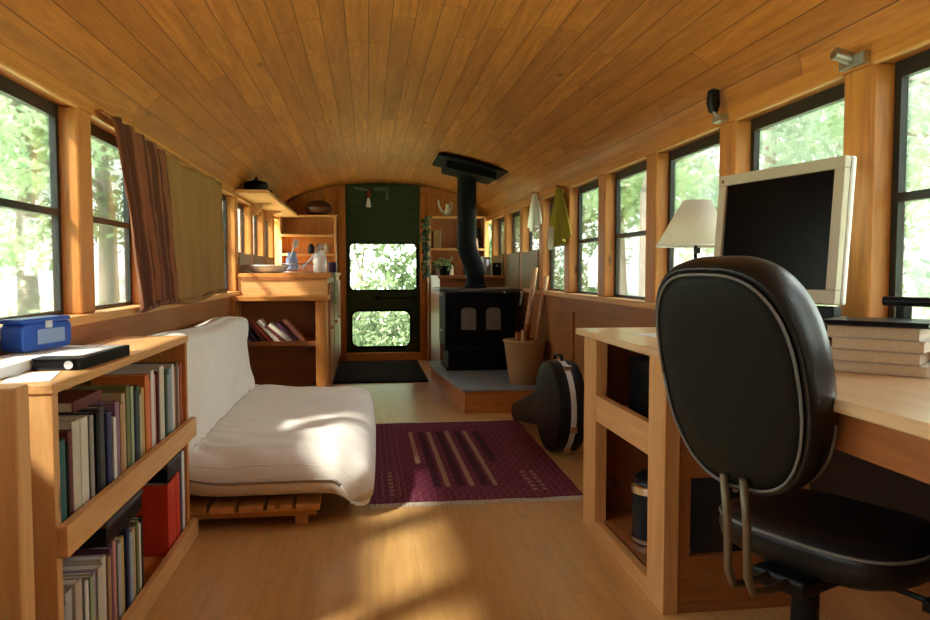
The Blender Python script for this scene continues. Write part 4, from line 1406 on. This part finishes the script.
t = thing('canister', 'dark glass canister with steel collar on the lower cabinet shelf', 'canister', (.93, 2.33, .056))
cxx, cyy = .95, 2.36
part('canister_body', MB().lathe([(.001, 0), (.062, 0), (.066, .01), (.066, .20), (.058, .215)], (cxx, cyy, .056), 30), M['smoke'], t, smooth='auto')
part('collar', MB().lathe([(.067, 0), (.072, .004), (.072, .028), (.067, .032)], (cxx, cyy, .225), 30), M['chrome'], t, smooth='auto')
part('base_ring', MB().lathe([(.067, 0), (.070, .003), (.070, .012), (.067, .015)], (cxx, cyy, .062), 30, caps=False), M['chrome'], t, smooth='auto', solid=.002)
part('lid', MB().lathe([(.062, 0), (.060, .02), (.035, .04), (.012, .045), (.014, .060), (.001, .066)], (cxx, cyy, .257), 30), M['blackp'], t, smooth='auto')
part('handle', MB().tube([(cxx + .0, cyy - .07, .24), (cxx + .0, cyy - .105, .22), (cxx, cyy - .105, .12), (cxx, cyy - .07, .09)], .007, 8), M['blackp'], t, smooth=True)
t = thing('equipment_box', 'black boxy equipment on the upper cabinet shelf under the desk', 'box', (1.08, 2.35, .461))
part('casing', MB().box(.95, 1.23, 2.12, 2.60, .461, .66), M['blackp'], t, bevel=.006)
part('front_vent', MB().box(.944, .950, 2.18, 2.54, .50, .62), M['black'], t)
t = thing('computer_tower', 'black computer tower on the low shelf behind the end opening', 'computer', (1.13, 2.12, .056))
part('casing', MB().box(1.03, 1.22, 1.99, 2.24, .056, .38), M['blackp'], t, bevel=.006)
part('power_light', MB().cyl((1.05, 1.984, .34), (1.05, 1.99, .34), .008), M['figpink'], t)
one('crumpled_bag', MB().lathe([(.001, 0), (.045, 0), (.050, .02), (.032, .045), (.040, .07), (.012, .09)], (.935, 2.04, .056), 9, 1, .7), M['paper'], 'crumpled white bag inside the desk cabinet end opening', 'bag')
one('paper_sheet', MB().box(.93, 1.08, 2.36, 2.50, DZT + .0005, DZT + .0018, rz=.2), M['paper'], 'white sheet of paper lying flat on the far part of the desk', 'paper')

# monitor
def monitor():
    pL = Vector((1.046, 2.12)); pR = Vector((1.155, 1.685))
    d = (pR - pL); wdt = d.length; ang = math.atan2(d.y, d.x)
    mid = (pL + pR) / 2
    t = thing('computer_monitor', 'flat monitor with cream bezel and dark screen on the desk', 'monitor', (mid.x, mid.y, DZT + .001), rz=ang, local=True)
    w2 = wdt / 2; zb, ztp = .136, .502
    rec = ('X', radians(-4), (0, 0, zb))
    def tl(mb_):
        R = Matrix.Rotation(radians(-4), 3, 'X'); c = Vector((0, 0, zb)); mb_.v = [tuple(R @ (Vector(p) - c) + c) for p in mb_.v]; return mb_
    bez = MB()
    bz = .030
    bez.box(-w2, w2, -.02, 0, zb, zb + bz + .005).box(-w2, w2, -.02, 0, ztp - bz, ztp).box(-w2, -w2 + bz, -.02, 0, zb + bz + .005, ztp - bz).box(w2 - bz, w2, -.02, 0, zb + bz + .005, ztp - bz)
    part('bezel', tl(bez), M['cream'], t, bevel=.002)
    part('screen', tl(MB().box(-w2 + bz, w2 - bz, -.012, -.006, zb + bz + .005, ztp - bz)), M['screen'], t)
    part('back_shell', tl(MB().box(-w2 - .003, w2 + .003, 0, .018, zb - .002, ztp + .002)), M['whitep'], t, bevel=.006)
    part('badge', tl(MB().cyl((-w2 + .018, -.021, ztp - .018), (-w2 + .018, -.020, ztp - .018), .005)), M['terra'], t)
    part('stand_neck', MB().box(-.05, .05, .04, .075, .01, .30), M['blackp'], t, bevel=.008)
    part('stand_base', MB().box(-.12, .12, -.06, .12, 0, .018), M['blackp'], t, bevel=.006)
    part('lower_housing', MB().box(-.17, .20, .004, .035, .045, .130), M['blackp'], t, bevel=.004)
monitor()

# table lamp
def lamp():
    x, y = 1.118, 2.42
    t = thing('table_lamp', 'table lamp with white conical shade by the right window', 'lamp', (x, y, DZT + .001))
    part('base', MB().lathe([(.001, 0), (.07, 0), (.075, .008), (.06, .02), (.02, .035), (.012, .06), (.03, .10), (.036, .14), (.02, .19), (.010, .22), (.009, .24)], (x, y, DZT + .001), 30), M['terra'], t, smooth='auto')
    part('pole', MB().cyl((x, y, DZT + .24), (x, y, 1.085), .006, n=10), M['black'], t)
    sh = part('lamp_shade', MB().lathe([(.132, 0), (.045, .155)], (x, y, 1.055), 48, caps=False), M['shade'], t, smooth=True, solid=.002)
    part('shade_ring', MB().tube([(x + .132 * cos(a * pi / 20), y + .132 * sin(a * pi / 20), 1.056) for a in range(41)], .0025, 6), M['whitep'], sh, smooth=True)
    part('bulb', MB().sphere((x, y, 1.115), .028, 10), M['white_cer'], t, smooth=True)
    part('switch', MB().box(x - .008, x + .008, y - .02, y - .006, 1.03, 1.05), M['blackp'], t)
lamp()

# stack of thick books near the right edge
bk = [('bottom thick pale book of the stack on the desk', .022, .010, 0, 'ivory'), ('second thick book from the bottom of the desk stack', .026, -.004, .01, 'beige'),
      ('third thick book of the desk stack, below the top one', .024, .004, -.012, 'ivory'), ('thick pale book directly under the black notebook on the desk', .026, -.006, .015, 'cream')]
zz = DZT + .001
for i, (lb, h, dx, da, cw) in enumerate(bk):
    t = thing('book', lb, 'book', (1.012, 1.512, zz), group='thick books stacked on the desk', rz=radians(-49) + da, local=True)
    # local +x to the right along the near face, pages towards the camera
    x0, x1, y0, y1 = 0 + dx, .180 + dx, 0, .135
    part('cover', MB().box(x0, x1, y0, y1, 0, .002).box(x0, x1, y0, y1, h - .002, h).box(x0, x1, y1 - .002, y1, .002, h - .002), bm_(cw), t)
    part('pages', MB().box(x0 + .002, x1 - .002, y0 + .002, y1 - .003, .002, h - .002), M['pages'], t)
    zz += h + .0008
t = thing('notebook', 'flat black notebook with shiny cover on top of the desk book stack', 'notebook', (1.010, 1.512, zz), rz=radians(-48), local=True)
part('cover', MB().box(-.008, .195, -.012, .145, 0, .0025).box(-.008, .195, -.012, .145, .009, .0115), M['leather'], t)
part('pages', MB().box(-.004, .191, -.008, .141, .0025, .009), M['blackp'], t)

t = thing('desk_clamp', 'small black T-shaped clamp standing by the rightmost window', 'clamp', (1.235, 1.56, DZT + .001))
part('stem', MB().box(1.222, 1.248, 1.555, 1.58, DZT + .001, .895), M['blackp'], t, bevel=.003)
part('crossbar', MB().cyl((1.205, 1.595, .900), (1.255, 1.50, .900), .011), M['blackp'], t, smooth='auto')
part('foot', MB().box(1.205, 1.262, 1.525, 1.605, DZT + .001, DZT + .012), M['blackp'], t, bevel=.003)
mb = MB().tube([(1.03, 1.62, DZT + .007), (.99, 1.60, DZT + .007), (.98, 1.56, DZT + .007), (1.0, 1.53, DZT + .007), (1.03, 1.52, DZT + .007)], .006, 8)
one('cable', mb, M['whitep'], 'pale cable curling on the desk between chair and book stack', 'cable', smooth=True)

# ------------------------------------------------------------------ office chair
def chair():
    PHI = radians(25)
    CXc, CYc = .905, 1.410
    t = thing('office_chair', 'black leather office chair with pale piping pulled up to the desk', 'chair', (CXc, CYc, 0), rz=PHI, local=True)
    # local: faces +x, width along y
    def outline(w_, h_, z0, n=56, ex=3.0, top_narrow=.08, bot_narrow=.14):
        o = []
        for i in range(n):
            a = 2 * pi * i / n
            c, s_ = cos(a), sin(a)
            y = math.copysign(abs(c) ** (2 / ex), c); z_ = math.copysign(abs(s_) ** (2 / ex), s_)
            nar = 1 - (top_narrow * max(0, z_) ** 2 + bot_narrow * max(0, -z_) ** 1.5)
            o.append((y * w_ / 2 * nar, z0 + h_ / 2 + z_ * h_ / 2))
        return o
    W, H, Z0 = .342, .465, .540
    XB = -.205
    zc = Z0 + H / 2
    lean = radians(15)
    def lay(x, sc, dz=0):
        rr = []
        for (y, z_) in outline(W, H, Z0):
            yy = y * sc; zz_ = zc + (z_ - zc) * (1 - (1 - sc) * W / H * 1.0)
            xx = x + .9 * yy * yy * 1.0 + .25 * max(0, (zc - .05 - zz_)) ** 2 * 2
            # lean backwards with height
            dzz = zz_ - Z0
            rr.append((XB + xx * cos(lean) - dzz * sin(lean), yy, Z0 + dzz * cos(lean) + xx * sin(lean)))
        return rr
    cush = MB().loft([lay(-.014, .88), lay(-.022, .925), lay(-.018, .965), lay(.0, 1.0), lay(.03, 1.0), lay(.055, .97), lay(.072, .90), lay(.080, .75), lay(.078, .4), lay(.076, .1)])
    bk = part('backrest', cush, M['leather'], t, smooth=True)
    shell = MB().loft([lay(-.024, .05), lay(-.026, .5), lay(-.025, .78), lay(-.021, .865), lay(-.010, .88)])
    part('back_shell', shell, M['shell'], bk, smooth=True, label='dull dark green back shell')
    ring = lay(-.024, .885); ring.append(ring[0])
    part('piping', MB().tube(ring, .0030, 7), M['piping'], bk, smooth=True)
    ring = lay(.045, .992); ring.append(ring[0])
    # lower half of the front seam only
    nlo = [ring[i] for i in range(30, 57)]
    part('piping', MB().tube(nlo, .0035, 7), M['piping'], bk, smooth=True)
    # seat
    def soutline(sx, sy, n=48, ex=3.2):
        o = []
        for i in range(n):
            a = 2 * pi * i / n; c, s_ = cos(a), sin(a)
            o.append((math.copysign(abs(c) ** (2 / ex), c) * sx, math.copysign(abs(s_) ** (2 / ex), s_) * sy))
        return o
    def slay(z_, k):
        return [(x * k + .085, y * k, z_ - .6 * max(0, x * k - .13) ** 2 * 3) for x, y in soutline(.175, .215)]
    seat = MB().loft([slay(.375, .80), slay(.370, .90), slay(.380, .97), slay(.405, 1.0), slay(.425, .99), slay(.441, .94), slay(.449, .85), slay(.447, .5), slay(.445, .1)])
    st = part('seat', seat, M['leather'], t, smooth=True)
    ring = slay(.431, .99); ring.append(ring[0])
    part('piping', MB().tube(ring, .0035, 7), M['piping'], st, smooth=True)
    ring = slay(.403, .955); ring.append(ring[0])
    part('seat_pan', MB().loft([slay(.360, .80), slay(.371, .82)]), M['blackp'], t)
    # twin upright bars from seat to backrest
    for y in (-.022, .022):
        part('back_bar', MB().tube([(-.06, y, .350), (-.16, y, .348), (-.205, y, .356), (-.222, y, .39), (-.226, y, .48), (-.240, y, .58)], .0085, 8), M['barmetal'], t, smooth=True)
    part('tilt_mechanism', MB().box(-.10, .09, -.06, .06, .325, .360), M['blackp'], t, bevel=.008)
    part('tilt_lever', MB().tube([(.02, -.06, .365), (.03, -.20, .36), (.035, -.235, .355)], .006, 8).box(.01, .06, -.275, -.225, .345, .365), M['blackp'], t, smooth='auto')
    part('gas_column', MB().cyl((0, 0, .10), (0, 0, .325), .028, n=20).cyl((0, 0, .07), (0, 0, .22), .036, n=20), M['blackp'], t, smooth='auto')
    for i in range(5):
        a = radians(40) + i * 2 * pi / 5
        c, s_ = cos(a), sin(a)
        r_ = .215
        lg = part('leg', MB().tube([(0, 0, .095), (c * .11, s_ * .11, .09), (c * r_, s_ * r_, .075)], [.026, .020, .015], 8), M['blackp'], t, smooth='auto')
        p = Vector((-s_, c, 0)) * .012
        q = Vector((c * r_, s_ * r_, .028))
        part('caster', MB().cyl(q - p * 1.8, q - p * .4, .027, n=18).cyl(q + p * .4, q + p * 1.8, .027, n=18).cyl(q + Vector((0, 0, .0)), q + Vector((0, 0, .055)), .006, n=8), M['blackp'], lg, smooth='auto')
M['barmetal'] = plain('grey_tan_bar', (.16, .13, .09), .45, .4)
chair()

# ------------------------------------------------------------------ hung and clipped on the right wall
def hung(name, label, cat, y, ztop, zbot, w_top, w_bot, mat, x=XR - .035, knot=None):
    t = thing(name, label, cat, (x, y, zbot))
    n, k = 40, 30
    mb = MB()
    for j in range(k + 1):
        v = j / k
        wd = w_top + (w_bot - w_top) * (v ** .8)
        for i in range(n + 1):
            u = i / n - .5
            zb = zbot + .09 * (abs(u) * 2) ** 1.5 * (1 if i % 2 else 1) * .7
            zz = ztop + (zb - ztop) * v
            mb.v.append((x + .016 * sin(u * 26 + 1) * (.4 + v), y + u * wd + .01 * mnoise.noise(Vector((u * 4, v * 3, y))), zz))
    for j in range(k):
        for i in range(n):
            a = j * (n + 1) + i
            mb.f.append((a, a + 1, a + n + 2, a + n + 1))
    part('cloth', mb, mat, t, smooth=True, solid=.002)
    part('peg', MB().cyl((XR - .001, y, ztop + .0), (x - .02, y, ztop + .008), .007, n=10), M['pineX'], t)
    return t
tt = hung('apron', 'yellow-green cloth hanging from a peg between the right windows', 'cloth', 4.72, 1.515, 1.13, .07, .52, M['yellow'])
hung('sheer_bag', 'white sheer bag hanging at the right windows beyond the yellow cloth', 'bag', 5.42, 1.545, 1.26, .10, .36, M['sheer'])
# pale motif hanging under the yellow cloth
one('pot_holder', MB().prism(rrect(4.68, 4.80, 1.11, 1.26, .03), XR - .085, XR - .072, 'X'), M['sheer'], 'small white pot holder hanging over the bottom of the yellow cloth', 'pot holder', bevel=.004)

t = thing('clip_light', 'small black spotlight clipped above the post right of the lampshade', 'lamp', (XR - .03, 2.53, 1.52))
part('clamp', MB().box(XR - .035, XR - .001, 2.50, 2.56, 1.500, 1.525), M['steel'], t, bevel=.003)
part('spot_head', MB().lathe([(.001, 0), (.016, 0), (.024, .03), (.020, .075), (.001, .085)], (XR - .045, 2.53, 1.535), 20), M['blackp'], t, smooth='auto')
part('stem', MB().cyl((XR - .03, 2.53, 1.52), (XR - .045, 2.53, 1.54), .006, n=8), M['steel'], t)
t = thing('wall_fitting', 'grey metal fitting above the post beside the rightmost window', 'fitting', (XR - .03, 1.81, 1.50))
part('plate', MB().box(XR - .02, XR - .001, 1.76, 1.86, 1.500, 1.53), M['steel'], t, bevel=.003)
part('socket', MB().cyl((XR - .02, 1.81, 1.522), (XR - .065, 1.81, 1.535), .016, n=16), M['steel'], t, smooth='auto')
